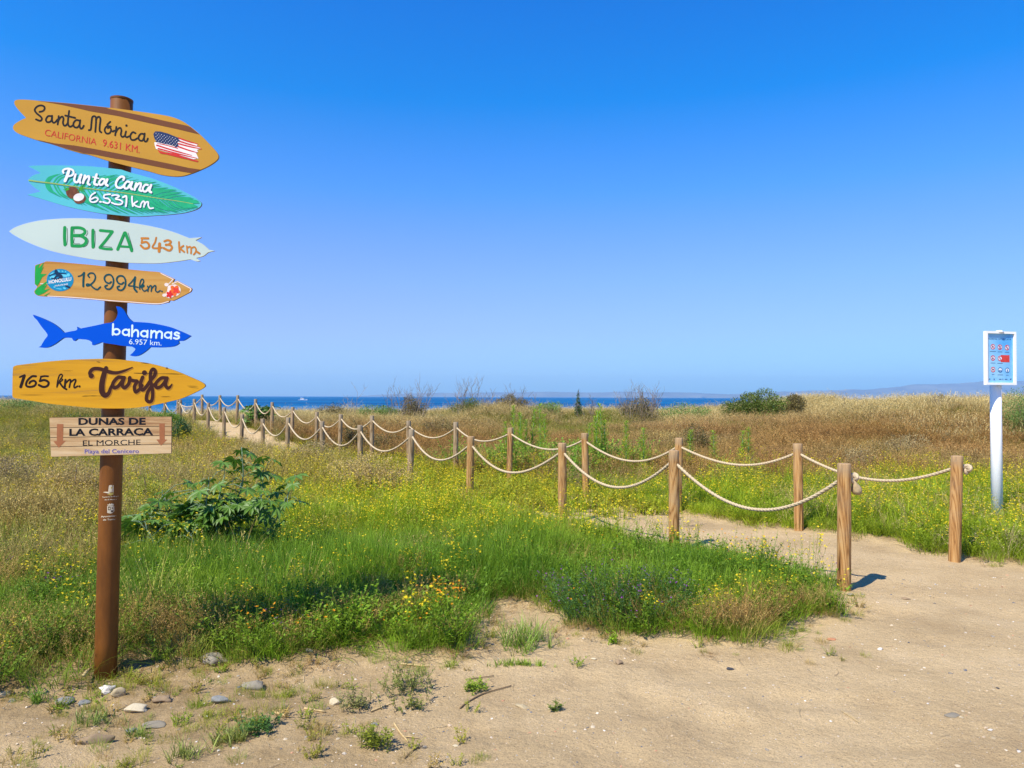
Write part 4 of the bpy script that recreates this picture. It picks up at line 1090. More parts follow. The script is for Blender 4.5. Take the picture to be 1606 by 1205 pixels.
def build_fence(row, pts, label, sags):
    rn = random.Random(5 if row == 'near' else 9)
    root = empty('rope_fence', (pts[0][0], pts[0][1], float(ground_z(pts[0][0], pts[0][1]))), label, 'rope fence')
    for i, p in enumerate(pts): make_post(p, i, row, root, rn)
    prof = lambda a: 0.80 + 0.24 * abs(math.cos(1.5 * a))
    for i in range(len(pts) - 1):
        a = Vector(pts[i]) - Vector((0, 0, 0.105 + rn.uniform(-0.01, 0.012))); b = Vector(pts[i + 1]) - Vector((0, 0, 0.105 + rn.uniform(-0.01, 0.012)))
        d = (b - a).length
        n = 110 if i < 3 else 44 if i < 6 else 18
        sag = sags[min(i, len(sags) - 1)] * rn.uniform(0.93, 1.07)
        C = []
        off = Vector(((b - a).y, -(b - a).x, 0)).normalized() * 0.0
        sk = rn.uniform(-0.04, 0.04)
        for k in range(n + 1):
            t = k / n
            q = a.lerp(b, t) + off
            u = t + sk * math.sin(math.pi * t)
            q.z -= sag * 4 * u * (1 - u) * (0.93 + 0.07 * math.sin(math.pi * u))
            C.append(q)
        mb = MB()
        if i < 6: mb.tube(C, ROPE_R * 1.06, 12 if i < 3 else 9, prof=prof, twist=2 * math.pi / 3 * d / n / 0.035 if i < 3 else 0.9)
        else: mb.tube(C, ROPE_R * 1.1, 6)
        mb.obj('rope', ROPE, root, True)
    x, y, z = pts[0]
    if row == 'near':
        c = Vector((x + 0.078, y + 0.02, z - 0.115)); mb = MB()
        mb.tube([Vector((x, y, z - 0.1)), Vector((x + 0.05, y + 0.01, z - 0.1)), c], ROPE_R, 8)
        knot(mb, c, 1.0)
        mb.obj('knot', ROPE, root, True)
        mb = MB()
        mb.tube([c + Vector((0.0, 0, -0.02)), c + Vector((0.012, 0, -0.05)), c + Vector((0.022, 0, -0.075)), c + Vector((0.030, 0, -0.10)), c + Vector((0.034, 0, -0.125)), c + Vector((0.032, 0, -0.14))],
                [0.014, 0.02, 0.034, 0.042, 0.036, 0.02], 14)
        mb.obj('rope_end', paint('rope_tape', (0.40, 0.30, 0.16), 0.8, 0.25, 40, 0.003), root, True)
    else:
        c = Vector((x + 0.098, y + 0.02, z - 0.125)); mb = MB()
        mb.tube([Vector((x, y, z - 0.105)), Vector((x + 0.06, y + 0.01, z - 0.105)), c], ROPE_R, 8)
        knot(mb, c, 1.15)
        mb.obj('knot', ROPE, root, True)
build_fence('near', NEAR, 'near row of posts and rope left of the sand path, ending in a knotted tassel', [0.36, 0.36, 0.33, 0.34, 0.34, 0.33, 0.36, 0.34])
build_fence('far', FAR, 'far row of posts and rope right of the sand path, starting near the white sign', [0.23, 0.21, 0.24, 0.22, 0.22, 0.23, 0.22, 0.25, 0.28])

# ------------------------------------------------------------------ white beach rules sign
def build_info():
    Y0 = 8.95
    b = at(1564, 800, Y0); zb = float(ground_z(b[0], b[1]))
    root = empty('information_sign', (b[0], b[1], zb), 'white framed beach rules board on a white pole in the grass at the right', 'sign')
    wp = paint('white_enamel', (0.93, 0.91, 0.88), 0.5, 0.02, 8)
    top = at(1561, 585, Y0)
    mb = MB(); p0 = Vector((b[0], b[1], zb - 0.1)); p1 = Vector((top[0], top[1], top[2] + 0.35))
    mb.tube([p0, p0.lerp(p1, 0.5), p1], 0.062, 28)
    mb.obj('pole', wp, root, True)
    yaw = R(14); W, H, D = 0.45, 0.645, 0.04
    c = at(1568.5, 562, Y0 - 0.11)
    ux = Vector((math.cos(yaw), math.sin(yaw), 0)); uy = Vector((math.sin(yaw), -math.cos(yaw), 0)); C0 = Vector(c)
    def L(u, v, w): return tuple(C0 + ux * u + Vector((0, 0, v)) + uy * w)       # w towards the viewer
    def bx(mb, u0, u1, v0, v1, w0, w1):
        P = [L(u, v, w) for w in (w0, w1) for v in (v0, v1) for u in (u0, u1)]
        mb.add(P, [(0, 2, 3, 1), (4, 5, 7, 6), (0, 1, 5, 4), (2, 6, 7, 3), (0, 4, 6, 2), (1, 3, 7, 5)])
    mb = MB(); t = 0.027
    bx(mb, -W / 2, -W / 2 + t, -H / 2, H / 2, -D / 2, D / 2); bx(mb, W / 2 - t, W / 2, -H / 2, H / 2, -D / 2, D / 2)
    bx(mb, -W / 2 + t, W / 2 - t, H / 2 - t, H / 2, -D / 2, D / 2 - 0.001); bx(mb, -W / 2 + t, W / 2 - t, -H / 2, -H / 2 + t, -D / 2, D / 2 - 0.001)
    bx(mb, -W / 2 + t, W / 2 - t, -H / 2 + t, H / 2 - t, -D / 2 + 0.002, -D / 2 + 0.012)
    fo = mb.obj('frame', wp, root)
    m, nt, out = newmat('panel_print')
    tc = N(nt, 'ShaderNodeTexCoord'); n1 = N(nt, 'ShaderNodeTexNoise', Scale=3.0, Detail=3.0); nt.links.new(tc.outputs['Object'], n1.inputs['Vector'])
    sp = N(nt, 'ShaderNodeSeparateXYZ'); nt.links.new(tc.outputs['Object'], sp.inputs[0])
    r = ramp(nt, n1.outputs[0], [(0.35, (0.10, 0.42, 0.80)), (0.6, (0.30, 0.62, 0.86)), (0.75, (0.48, 0.72, 0.88))])
    p = N(nt, 'ShaderNodeBsdfPrincipled', Roughness=0.3); nt.links.new(r.outputs[0], p.inputs['Base Color']); nt.links.new(p.outputs[0], out.inputs[0])
    mb = MB(); bx(mb, -W / 2 + t + 0.001, W / 2 - t - 0.001, -H / 2 + t + 0.001, H / 2 - t - 0.001, D / 2 - 0.03, D / 2 - 0.022)
    panel = mb.obj('panel', m, root)
    mb = MB(); mb.tube([L(0, H / 2 + 0.012, -0.01), L(0, H / 2 - 0.01, -0.01)], [0.03, 0.05], 16); mb.obj('top_cap', wp, root, True)
    # print on the panel, drawn in panel units: u,v in 0..1 of the inner area
    w_ = (W - 2 * t); h_ = (H - 2 * t)
    def pm(px, py, z): return L(-w_ / 2 + px * w_, h_ / 2 - py * h_, D / 2 - 0.022 + z)
    pr = Print(pm, 0.0006)
    U = (0, 0, 1.0)
    red = paint('ban_red', (0.62, 0.02, 0.05), 0.4); ink = paint('icon_ink', (0.03, 0.05, 0.12), 0.4); wh = paint('icon_white', (0.75, 0.80, 0.86), 0.4); blu = paint('icon_blue', (0.02, 0.16, 0.42), 0.4)
    A = w_ / h_
    def icon(u, v, kind, g):
        rx = 0.083; ry = rx * A
        mb = MB(); pr.ell(mb, U, (u, v), rx, ry, 0, 24); bo = mb.obj('icon', wh, panel)
        mb = MB()
        gl = {0: [[(-.4, .4), (0, -.3), (.4, .4)], [(-.3, .1), (.3, .1)]], 1: [[(0, -.6), (0, .1), (-.3, .6)], [(0, .1), (.3, .6)], [(-.4, -.2), (.4, -.1)]], 2: [[(-.3, -.6), (-.1, .1), (.4, .5)], [(-.4, -.1), (.2, -.2)]],
              3: [[(-.5, .3), (.5, .3)], [(-.1, .2), (.1, -.5)]], 4: [[(-.4, -.4), (.1, .1), (.4, .5)], [(.1, -.3), (.0, .3)]], 5: [[(-.4, 0), (.4, 0)], [(-.3, 0), (-.3, .4)], [(.3, 0), (.3, .4)], [(.3, 0), (.5, -.3)]],
              6: [[(-.6, .2), (0, .35), (.6, .2)], [(-.6, .4), (.6, .4)]], 7: [[(0, -.5), (0, .5)], [(-.3, .1), (0, .5), (.3, .1)]]}[g]
        for s in gl: pr.stroke(mb, U, [(u + a * rx, v + b_ * ry) for a, b_ in s], 0.02)
        mb2 = MB(); pr.ell(mb2, U, (u, v), rx, ry, 0, 28, ring=0.017)
        if kind == 'r': pr.stroke(mb2, U, [(u - rx * .62, v - ry * .62), (u + rx * .62, v + ry * .62)], 0.013)
        # children of the panel: pictogram and ring
        mb.obj('pictogram', ink if kind == 'r' else blu, panel); mb2.obj('icon_ring', red if kind == 'r' else blu, panel)
    for u, v, k, g in [(0.235, 0.27, 'r', 0), (0.50, 0.275, 'r', 1), (0.77, 0.28, 'r', 2), (0.235, 0.50, 'r', 3), (0.235, 0.735, 'r', 5), (0.505, 0.74, 'b', 6), (0.775, 0.745, 'b', 7)]: icon(u, v, k, g)
    mb = MB(); pr.poly(mb, U, [(0.53, 0.435), (0.86, 0.435), (0.86, 0.58), (0.53, 0.58)]); mb.obj('red_notice', paint('notice_red', (0.68, 0.06, 0.05), 0.4), panel)
    icon(0.50, 0.505, 'r', 4)
    mb = MB()
    pr.text(mb, U, 'NORMAS DE LA PLAYA', (0.07, 0.125), (0.93, 0.125), 0.035, 0.0)
    for u, v, l in [(0.235, 0.365, .22), (0.50, 0.37, .18), (0.77, 0.375, .16), (0.235, 0.60, .18), (0.50, 0.605, .2), (0.235, 0.835, .1), (0.505, 0.84, .2), (0.775, 0.845, .1)]:
        pr.stroke(mb, U, [(u - l / 2, v), (u + l / 2, v)], 0.008)
    for u, l in [(0.1, .06), (0.5, .1), (0.72, .1)]: pr.stroke(mb, U, [(u - l / 2, .93), (u + l / 2, .93)], 0.014)
    pr.poly(mb, U, [(0.25, 0.95), (0.27, 0.90), (0.30, 0.95)]); pr.ell(mb, U, (0.60, 0.93), 0.018, 0.013); pr.poly(mb, U, [(0.86, 0.93), (0.93, 0.90), (0.92, 0.95)])
    mb.obj('lettering', paint('panel_ink', (0.05, 0.12, 0.28), 0.4), panel)
build_info()

# ------------------------------------------------------------------ plant building blocks
PROTO = {}
def arr_mesh(name, parts, mats, link=False):
    """parts: list of (V, faces, material index, var per vertex)"""
    V = []; Fc = []; M = []; A = []; b = 0
    for v, f, m, a in parts:
        V.append(v); A.append(np.broadcast_to(a, (len(v),)))
        Fc += [tuple(i + b for i in q) for q in f]; M += [m] * len(f); b += len(v)
    V = np.vstack(V); A = np.concatenate(A)
    me = bpy.data.meshes.new(name)
    me.from_pydata(V.tolist(), [], Fc)
    for mt in mats: me.materials.append(mt)
    me.polygons.foreach_set('material_index', np.array(M, np.int32))
    at_ = me.attributes.new('var', 'FLOAT', 'POINT'); at_.data.foreach_set('value', A.astype(np.float32))
    me.update()
    o = bpy.data.objects.new(name, me)
    if link: COL.objects.link(o)
    return o

def blade(p, az, L, lean, curl, w, seg=3, rn=random, face=None):
    """one grass blade; returns V, F"""
    dx, dy = math.cos(az), math.sin(az)
    fa = az + math.pi / 2 + rn.uniform(-0.6, 0.6)
    wx, wy = math.cos(fa) * w / 2, math.sin(fa) * w / 2
    V = []; q = np.array(p, float); a = lean
    for i in range(seg):
        k = (1 - (i / seg) ** 2 * 0.6)
        V += [q + [wx * k, wy * k, 0], q - [wx * k, wy * k, 0]]
        st = L / seg
        q = q + np.array([dx * math.sin(a) * st, dy * math.sin(a) * st, math.cos(a) * st]); a += curl
    V.append(q)
    Fc = [(2 * i, 2 * i + 1, 2 * i + 3, 2 * i + 2) for i in range(seg - 1)] + [(2 * seg - 2, 2 * seg - 1, 2 * seg)]
    return np.array(V), Fc, q

def stem(pts, r0, r1):
    """thin three sided stem along points"""
    V = []; n = len(pts)
    for i, p in enumerate(pts):
        r = r0 + (r1 - r0) * i / (n - 1)
        for k in range(3):
            a = 2.094 * k; V.append([p[0] + math.cos(a) * r, p[1] + math.sin(a) * r, p[2]])
    return np.array(V), [(i * 3 + k, i * 3 + (k + 1) % 3, (i + 1) * 3 + (k + 1) % 3, (i + 1) * 3 + k) for i in range(n - 1) for k in range(3)]

def leaf4(p, d, L, w, up=0.15):
    """small lozenge leaf from p along d"""
    p = np.array(p, float); d = np.array(d, float); d = d / (np.linalg.norm(d) + 1e-9)
    s = np.cross(d, [0, 0, 1.0]); s = s / (np.linalg.norm(s) + 1e-6)
    m = p + d * L * 0.5
    return np.array([p, m + s * w / 2 + [0, 0, up * w], p + d * L, m - s * w / 2 + [0, 0, up * w]]), [(0, 1, 2), (0, 2, 3)]

def flower(p, r, rn, n=5):
    t = rn.uniform(0, 6.28); tilt = rn.uniform(0, 0.9); az = rn.uniform(0, 6.28)
    ux = np.array([math.cos(az), math.sin(az), 0]); nz = np.array([math.sin(tilt) * -math.sin(az), math.sin(tilt) * math.cos(az), math.cos(tilt)])
    uy = np.cross(nz, ux)
    V = [np.array(p, float)]
    for k in range(n * 2):
        a = t + math.pi * k / n; rr = r if k % 2 == 0 else r * 0.45
        V.append(p + ux * math.cos(a) * rr + uy * math.sin(a) * rr + nz * r * 0.25)
    return np.array(V), [(0, 1 + k, 1 + (k + 1) % (2 * n)) for k in range(2 * n)]

LEAF = leafmat('grass_blades', trans=0.45, spec=0.2)
DRYM = leafmat('dry_stems', trans=0.25, rough=0.8, spec=0.1)
YEL = leafmat('yellow_petals', (0.80, 0.62, 0.015), trans=0.3, var=0.12)
ORG = leafmat('orange_petals', (0.82, 0.34, 0.008), trans=0.3, var=0.12)
VIO = leafmat('violet_petals', (0.18, 0.03, 0.24), trans=0.3, var=0.5)
SEED = leafmat('seed_heads', trans=0.25, rough=0.8, spec=0.1, var=0.3)

def new_proto(key):
    c = bpy.data.collections.new('proto_' + key); PROTO[key] = c; return c

def p_grass(key, n_var, nb, L0, L1, spread, w, lean, curl, seg=3):
    c = new_proto(key)
    for q in range(n_var):
        rn = random.Random(hash(key) % 1 + q * 31 + nb)
        parts = []
        for k in range(nb):
            r = spread * math.sqrt(rn.random()); a = rn.uniform(0, 6.28)
            L = rn.uniform(L0, L1) * (1 - 0.3 * r / spread)
            V, Fc, _ = blade((r * math.cos(a), r * math.sin(a), -0.01), a + rn.uniform(-1.2, 1.2), L, rn.uniform(0, lean), rn.uniform(0.05, curl), w * rn.uniform(0.7, 1.3), seg, rn)
            parts.append((V, Fc, 0, rn.random()))
        c.objects.link(arr_mesh(key + '%02d' % q, parts, [LEAF]))
    return c

def p_herb(key, n_var, ns, H, nl, LL, LW, spread):
    """leafy weed: stems with many small leaves"""
    c = new_proto(key)
    for q in range(n_var):
        rn = random.Random(q * 17 + ns)
        parts = []
        for k in range(ns):
            a = rn.uniform(0, 6.28); r = spread * 0.5 * math.sqrt(rn.random())
            p = np.array([r * math.cos(a), r * math.sin(a), 0.0]); h = H * rn.uniform(0.6, 1.1); ln = rn.uniform(0.1, 0.7)
            pts = [p + np.array([math.cos(a) * h * ln * t * t, math.sin(a) * h * ln * t * t, h * t * (1 - 0.2 * ln)]) for t in np.linspace(0, 1, 4)]
            V, Fc = stem(pts, 0.0022, 0.001); v0 = rn.random(); parts.append((V, Fc, 0, v0))
            for j in range(nl):
                t = rn.uniform(0.15, 1.0); i = min(2, int(t * 3)); b = pts[i] * (1 - (t * 3 - i)) + pts[i + 1] * (t * 3 - i)
                az = rn.uniform(0, 6.28); el = rn.uniform(-0.2, 0.9)
                V, Fc = leaf4(b, (math.cos(az) * math.cos(el), math.sin(az) * math.cos(el), math.sin(el)), LL * rn.uniform(0.6, 1.3) * (1.1 - 0.4 * t), LW * rn.uniform(0.7, 1.3))
                parts.append((V, Fc, 0, min(1, max(0, v0 * 0.5 + rn.random() * 0.6))))
        c.objects.link(arr_mesh(key + '%02d' % q, parts, [LEAF]))
    return c

def p_flower(key, n_var, ns, H, mat, fr, nf, spread, leaves=5):
    """slender branching stems with small flowers"""
    c = new_proto(key)
    for q in range(n_var):
        rn = random.Random(q * 7 + 3)
        parts = []
        for k in range(ns):
            a = rn.uniform(0, 6.28); r = spread * math.sqrt(rn.random())
            p = np.array([r * math.cos(a), r * math.sin(a), 0.0]); h = H * rn.uniform(0.6, 1.1); ln = rn.uniform(0.05, 0.35)
            tip = p + np.array([math.cos(a) * h * ln, math.sin(a) * h * ln, h])
            pts = [p + (tip - p) * t for t in (0, 0.5, 1)]
            pts[1] = pts[1] + np.array([rn.uniform(-0.02, 0.02), rn.uniform(-0.02, 0.02), 0])
            V, Fc = stem(pts, 0.0018, 0.0008); parts.append((V, Fc, 0, rn.random()))
            for j in range(nf):
                t = rn.uniform(0.45, 1.0); b = p + (tip - p) * t
                az = rn.uniform(0, 6.28); l = rn.uniform(0.02, 0.09) * (1.3 - t)
                e = b + np.array([math.cos(az) * l, math.sin(az) * l, l * 1.2])
                if j == 0: e = tip
                else:
                    V, Fc = stem([b, e], 0.001, 0.0006); parts.append((V, Fc, 0, rn.random()))
                if rn.random() < 0.85:
                    V, Fc = flower(e, fr * rn.uniform(0.7, 1.2), rn); parts.append((V, Fc, 1, rn.random()))
            for j in range(leaves):
                t = rn.uniform(0.05, 0.7); b = p + (tip - p) * t; az = rn.uniform(0, 6.28)
                V, Fc = leaf4(b, (math.cos(az), math.sin(az), 0.5), rn.uniform(0.02, 0.05), 0.009); parts.append((V, Fc, 0, rn.random()))
        c.objects.link(arr_mesh(key + '%02d' % q, parts, [LEAF, mat]))
    return c

def p_brush(key, n_var, ns, H, spread, seeds, wiry=0.5, r0=0.0016):
    """dry tangled brush: crooked stems with seed heads"""
    c = new_proto(key)
    for q in range(n_var):
        rn = random.Random(q * 13 + 5)
        parts = []
        def grow(p, d, L, r, depth):
            pts = [p]; dd = np.array(d, float)
            for k in range(3):
                dd = dd + np.array([rn.uniform(-wiry, wiry), rn.uniform(-wiry, wiry), rn.uniform(-0.2, 0.3)]) * 0.6
                dd = dd / np.linalg.norm(dd); pts.append(pts[-1] + dd * L / 3)
            V, Fc = stem(pts, r, r * 0.5); parts.append((V, Fc, 0, rn.random()))
            for j in range(seeds):
                b = pts[rn.randint(1, 3)] + np.array([rn.uniform(-1, 1), rn.uniform(-1, 1), rn.uniform(-1, 1)]) * 0.012
                V, Fc = leaf4(b, (rn.uniform(-1, 1), rn.uniform(-1, 1), rn.uniform(-0.3, 1)), rn.uniform(0.008, 0.02), rn.uniform(0.005, 0.010))
                parts.append((V, Fc, 0, rn.random()))
            if depth > 0:
                for j in range(2):
                    grow(pts[rn.randint(1, 2)], dd * 0.6 + np.array([rn.uniform(-0.8, 0.8), rn.uniform(-0.8, 0.8), 0.3]), L * 0.55, r * 0.7, depth - 1)
        for k in range(ns):
            a = rn.uniform(0, 6.28); r = spread * math.sqrt(rn.random()) * 0.6
            grow(np.array([r * math.cos(a), r * math.sin(a), 0.0]), (math.cos(a) * 0.5, math.sin(a) * 0.5, 1), H * rn.uniform(0.5, 1.0), r0, 1)
        c.objects.link(arr_mesh(key + '%02d' % q, parts, [DRYM]))
    return c

def p_straw(key, n_var, ns, H, spread):
    """tall ripe grass with nodding heads"""
    c = new_proto(key)
    for q in range(n_var):
        rn = random.Random(q * 19 + 2)
        parts = []
        for k in range(ns):
            r = spread * math.sqrt(rn.random()); a = rn.uniform(0, 6.28)
            p = (r * math.cos(a), r * math.sin(a), 0); h = H * rn.uniform(0.55, 1.05)
            V, Fc, tip = blade(p, a + rn.uniform(-1, 1), h, rn.uniform(0, 0.35), rn.uniform(0.02, 0.18), 0.004, 4, rn); v = rn.random()
            parts.append((V, Fc, 0, v))
            if k % 2 == 0:
                for j in range(5):
                    b = tip - np.array([0, 0, 0.02 * j]); az = rn.uniform(0, 6.28)
                    V, Fc = leaf4(b, (math.cos(az) * 0.5, math.sin(az) * 0.5, 1), 0.028, 0.008); parts.append((V, Fc, 0, min(1, v + 0.3)))
        c.objects.link(arr_mesh(key + '%02d' % q, parts, [DRYM]))
    return c

p_grass('lush', 6, 64, 0.12, 0.36, 0.14, 0.0036, 0.75, 0.45)
p_grass('fine', 4, 80, 0.08, 0.22, 0.10, 0.0032, 0.7, 0.4)
p_herb('herb', 5, 11, 0.24, 12, 0.032, 0.014, 0.12)
p_herb('small', 4, 9, 0.10, 8, 0.022, 0.010, 0.09)
p_flower('mustard', 5, 6, 0.44, YEL, 0.012, 7, 0.12)
p_flower('daisy', 3, 4, 0.22, ORG, 0.011, 2, 0.09)
p_flower('vetch', 3, 5, 0.25, VIO, 0.009, 5, 0.09)
p_brush('brush', 5, 10, 0.34, 0.14, 4)
p_brush('reddry', 4, 12, 0.40, 0.16, 6, 0.4)
p_straw('straw', 4, 34, 0.75, 0.12)

def scatter(name, key, P, scale, tint, label, cat, rnx, tilt=0.18, kind='stuff', squash=None):
    """one object of many plants set on points"""
    n = len(P)
    if n == 0: return
    me = bpy.data.meshes.new(name)
    me.from_pydata(P.tolist(), [], [])
    def att(nm, ty, dt, a):
        q = me.attributes.new(nm, ty, 'POINT'); q.data.foreach_set(dt, np.ascontiguousarray(a).ravel())
    rot = np.stack([rnx.uniform(-tilt, tilt, n), rnx.uniform(-tilt, tilt, n), rnx.uniform(0, 6.283, n)], 1).astype(np.float32)
    att('rot', 'FLOAT_VECTOR', 'vector', rot)
    sc = np.asarray(scale, np.float32)
    if sc.ndim == 1: sc = np.stack([sc, sc, sc], 1)
    att('scl', 'FLOAT_VECTOR', 'vector', sc)
    cnt = len(PROTO[key].objects)
    att('idx', 'INT', 'value', rnx.integers(0, cnt, n).astype(np.int32))
    t4 = np.concatenate([tint, np.ones((n, 1))], 1).astype(np.float32)
    att('tint', 'FLOAT_COLOR', 'color', t4)
    o = bpy.data.objects.new(name, me); COL.objects.link(o)
    ng = bpy.data.node_groups.new('scatter_' + name, 'GeometryNodeTree')
    ng.interface.new_socket('Geometry', in_out='INPUT', socket_type='NodeSocketGeometry')
    ng.interface.new_socket('Geometry', in_out='OUTPUT', socket_type='NodeSocketGeometry')
    gi = ng.nodes.new('NodeGroupInput'); go = ng.nodes.new('NodeGroupOutput')
    ci = ng.nodes.new('GeometryNodeCollectionInfo'); ci.inputs['Collection'].default_value = PROTO[key]
    ci.inputs['Separate Children'].default_value = True; ci.inputs['Reset Children'].default_value = True
    ip = ng.nodes.new('GeometryNodeInstanceOnPoints'); ip.inputs['Pick Instance'].default_value = True
    def na(nm, ty):
        q = ng.nodes.new('GeometryNodeInputNamedAttribute'); q.data_type = ty; q.inputs['Name'].default_value = nm
        return [s for s in q.outputs if s.enabled and s.name == 'Attribute'][0]
    L = ng.links.new
    L(gi.outputs[0], ip.inputs['Points']); L(ci.outputs[0], ip.inputs['Instance'])
    L(na('idx', 'INT'), ip.inputs['Instance Index']); L(na('rot', 'FLOAT_VECTOR'), ip.inputs['Rotation']); L(na('scl', 'FLOAT_VECTOR'), ip.inputs['Scale'])
    L(ip.outputs[0], go.inputs[0])
    md = o.modifiers.new('scatter', 'NODES'); md.node_group = ng
    tag(o, label, cat, kind=kind)
    return o

# ------------------------------------------------------------------ where the plants grow
def sample(density_fn, y0, y1, dmax_fn, rnx, xm=(-0.80, 0.80)):
    """random ground points in the wedge that the picture covers, with a margin"""
    out = []
    y = y0
    while y < y1:
        dy = max(0.35, y * 0.07)
        xa, xb = xm[0] * y - 2.2, xm[1] * y + 2.2
        dm = dmax_fn(y); n = int(dm * (xb - xa) * dy)
        X = rnx.uniform(xa, xb, n); Y = rnx.uniform(y, y + dy, n)
        k = rnx.uniform(0, 1, n) < density_fn(X, Y)
        out.append(np.stack([X[k], Y[k]], 1)); y += dy
    return np.vstack(out)

def z3(XY): return np.concatenate([XY, ground_z(XY[:, 0], XY[:, 1])[:, None] - 0.004], 1)
def nz(X, Y, s, seed): return fbm(X * s, Y * s, seed, 3)

def veg(X, Y):
    pole = np.exp(-(((X + 2.28) / 0.42) ** 2 + ((Y - 3.95) / 0.26) ** 2) ** 2)
    return vegmask(X, Y) * (1 - 0.9 * pole)
def isback(X, Y): return inpoly(X, Y, BACK)
def dist_edge_soft(X, Y, e=0.35):
    """0 at the edge of the plants, 1 well inside"""
    s = np.zeros(X.shape)
    for k in range(8):
        a = k * math.pi / 4
        s += vegmask(X + math.cos(a) * e, Y + math.sin(a) * e)
    return s / 8

def lushness(X, Y):
    """1 = fresh green, 0 = dry"""
    bk = isback(X, Y)
    n = nz(X, Y, 0.55, 41) - 0.5
    n2 = nz(X, Y, 1.7, 42) - 0.5
    # near side
    f = 1.05 - sstep(9.5, 14.0, Y + 0.85 * np.maximum(0, -X - 1.3))
    f = f * (1 - 0.45 * sstep(0.9, 2.2, -X) * (1 - sstep(4.4, 5.4, Y)))
    f = f * (1 - 0.5 * sstep(1.6, 3.4, -X - 0.28 * Y + 0.3)) + 0.16
    f = f * (1 - 0.62 * sstep(0.36, 0.60, -X / np.maximum(Y, 1)) * sstep(4.8, 6.5, Y))
    # far side
    b = 1.15 - sstep(10.5, 15.5, Y - 0.2 * np.maximum(0, -X + 1) - 0.1 * np.maximum(0, X - 4))
    g = np.where(bk, b, f)
    g = np.where(bk & (X < 2) & (Y < 17), np.maximum(g, 0.75), g)
    return np.clip(g + n * 0.9 + n2 * 0.5, 0, 1)

def mixc(a, b, t):
    t = np.asarray(t)[:, None]; return np.array(a) * (1 - t) + np.array(b) * t

GREEN = (0.26, 0.40, 0.025); DEEP = (0.135, 0.28, 0.025); LIME = (0.47, 0.55, 0.03)
OLIVE = (0.38, 0.35, 0.05); OCHRE = (0.55, 0.41, 0.13); RUST = (0.43, 0.23, 0.08); STRAW = (0.72, 0.58, 0.27); GREYB = (0.42, 0.34, 0.18)

def green_tint(X, Y, rnx):
    n = len(X)
    t = mixc(DEEP, GREEN, np.clip(nz(X, Y, 1.3, 51) * 1.6 - 0.3, 0, 1))
    # yellower growth farther back
    far = np.where(isback(X, Y), 0.75, sstep(6.0, 9.5, Y + 0.0 * X))
    t = t * (1 - far[:, None] * 0.8) + np.array(LIME) * far[:, None] * 0.8
    dry = 1 - lushness(X, Y)
    t = t * (1 - dry[:, None] * 0.6) + np.array(OLIVE) * dry[:, None] * 0.6
    return np.clip(t * rnx.uniform(0.75, 1.25, (n, 1)), 0, 1)

def dry_tint(X, Y, rnx):
    n = len(X); bk = isback(X, Y)
    t = mixc(OCHRE, GREYB, np.clip(nz(X, Y, 0.7, 61) * 1.8 - 0.5, 0, 1))
    red = np.where(bk, sstep(10.5, 14, Y) * (1 - sstep(22, 29, Y - 0.25 * X)) * np.clip(nz(X, Y, 0.25, 62) * 2.4 - 0.25, 0, 1), 0.75 * np.clip(nz(X, Y, 0.6, 68) * 3 - 1.2, 0, 1))
    t = t * (1 - red[:, None]) + np.array(RUST) * red[:, None]
    st = sstep(20, 27, Y) * 0.8
    t = t * (1 - st[:, None]) + np.array(STRAW) * st[:, None]
    ol = np.where(bk, 0.12, 0.4) * np.clip(nz(X, Y, 0.5, 63) * 2 - 0.4, 0, 1)
    t = t * (1 - ol[:, None]) + np.array(OLIVE) * ol[:, None]
    return np.clip(t * rnx.uniform(0.72, 1.28, (n, 1)), 0, 1)

def farscale(Y): return 1 + 0.045 * np.maximum(0, Y - 6)
def fs3(Y, k):
    f = farscale(Y) * k; z = (1 + 0.006 * np.maximum(0, Y - 6)) * k
    return np.stack([f, f, z], 1)
def lowcrest(X, Y):
    """plants stay low on the seaward crest left of the big shrub"""
    return 1 - 0.12 * sstep(19, 24, Y) * (1 - sstep(7.5, 11, X))
def dens(base, y0=5.0, p=1.35): return lambda y: base * min(1.0, (y0 / max(y, y0))) ** p

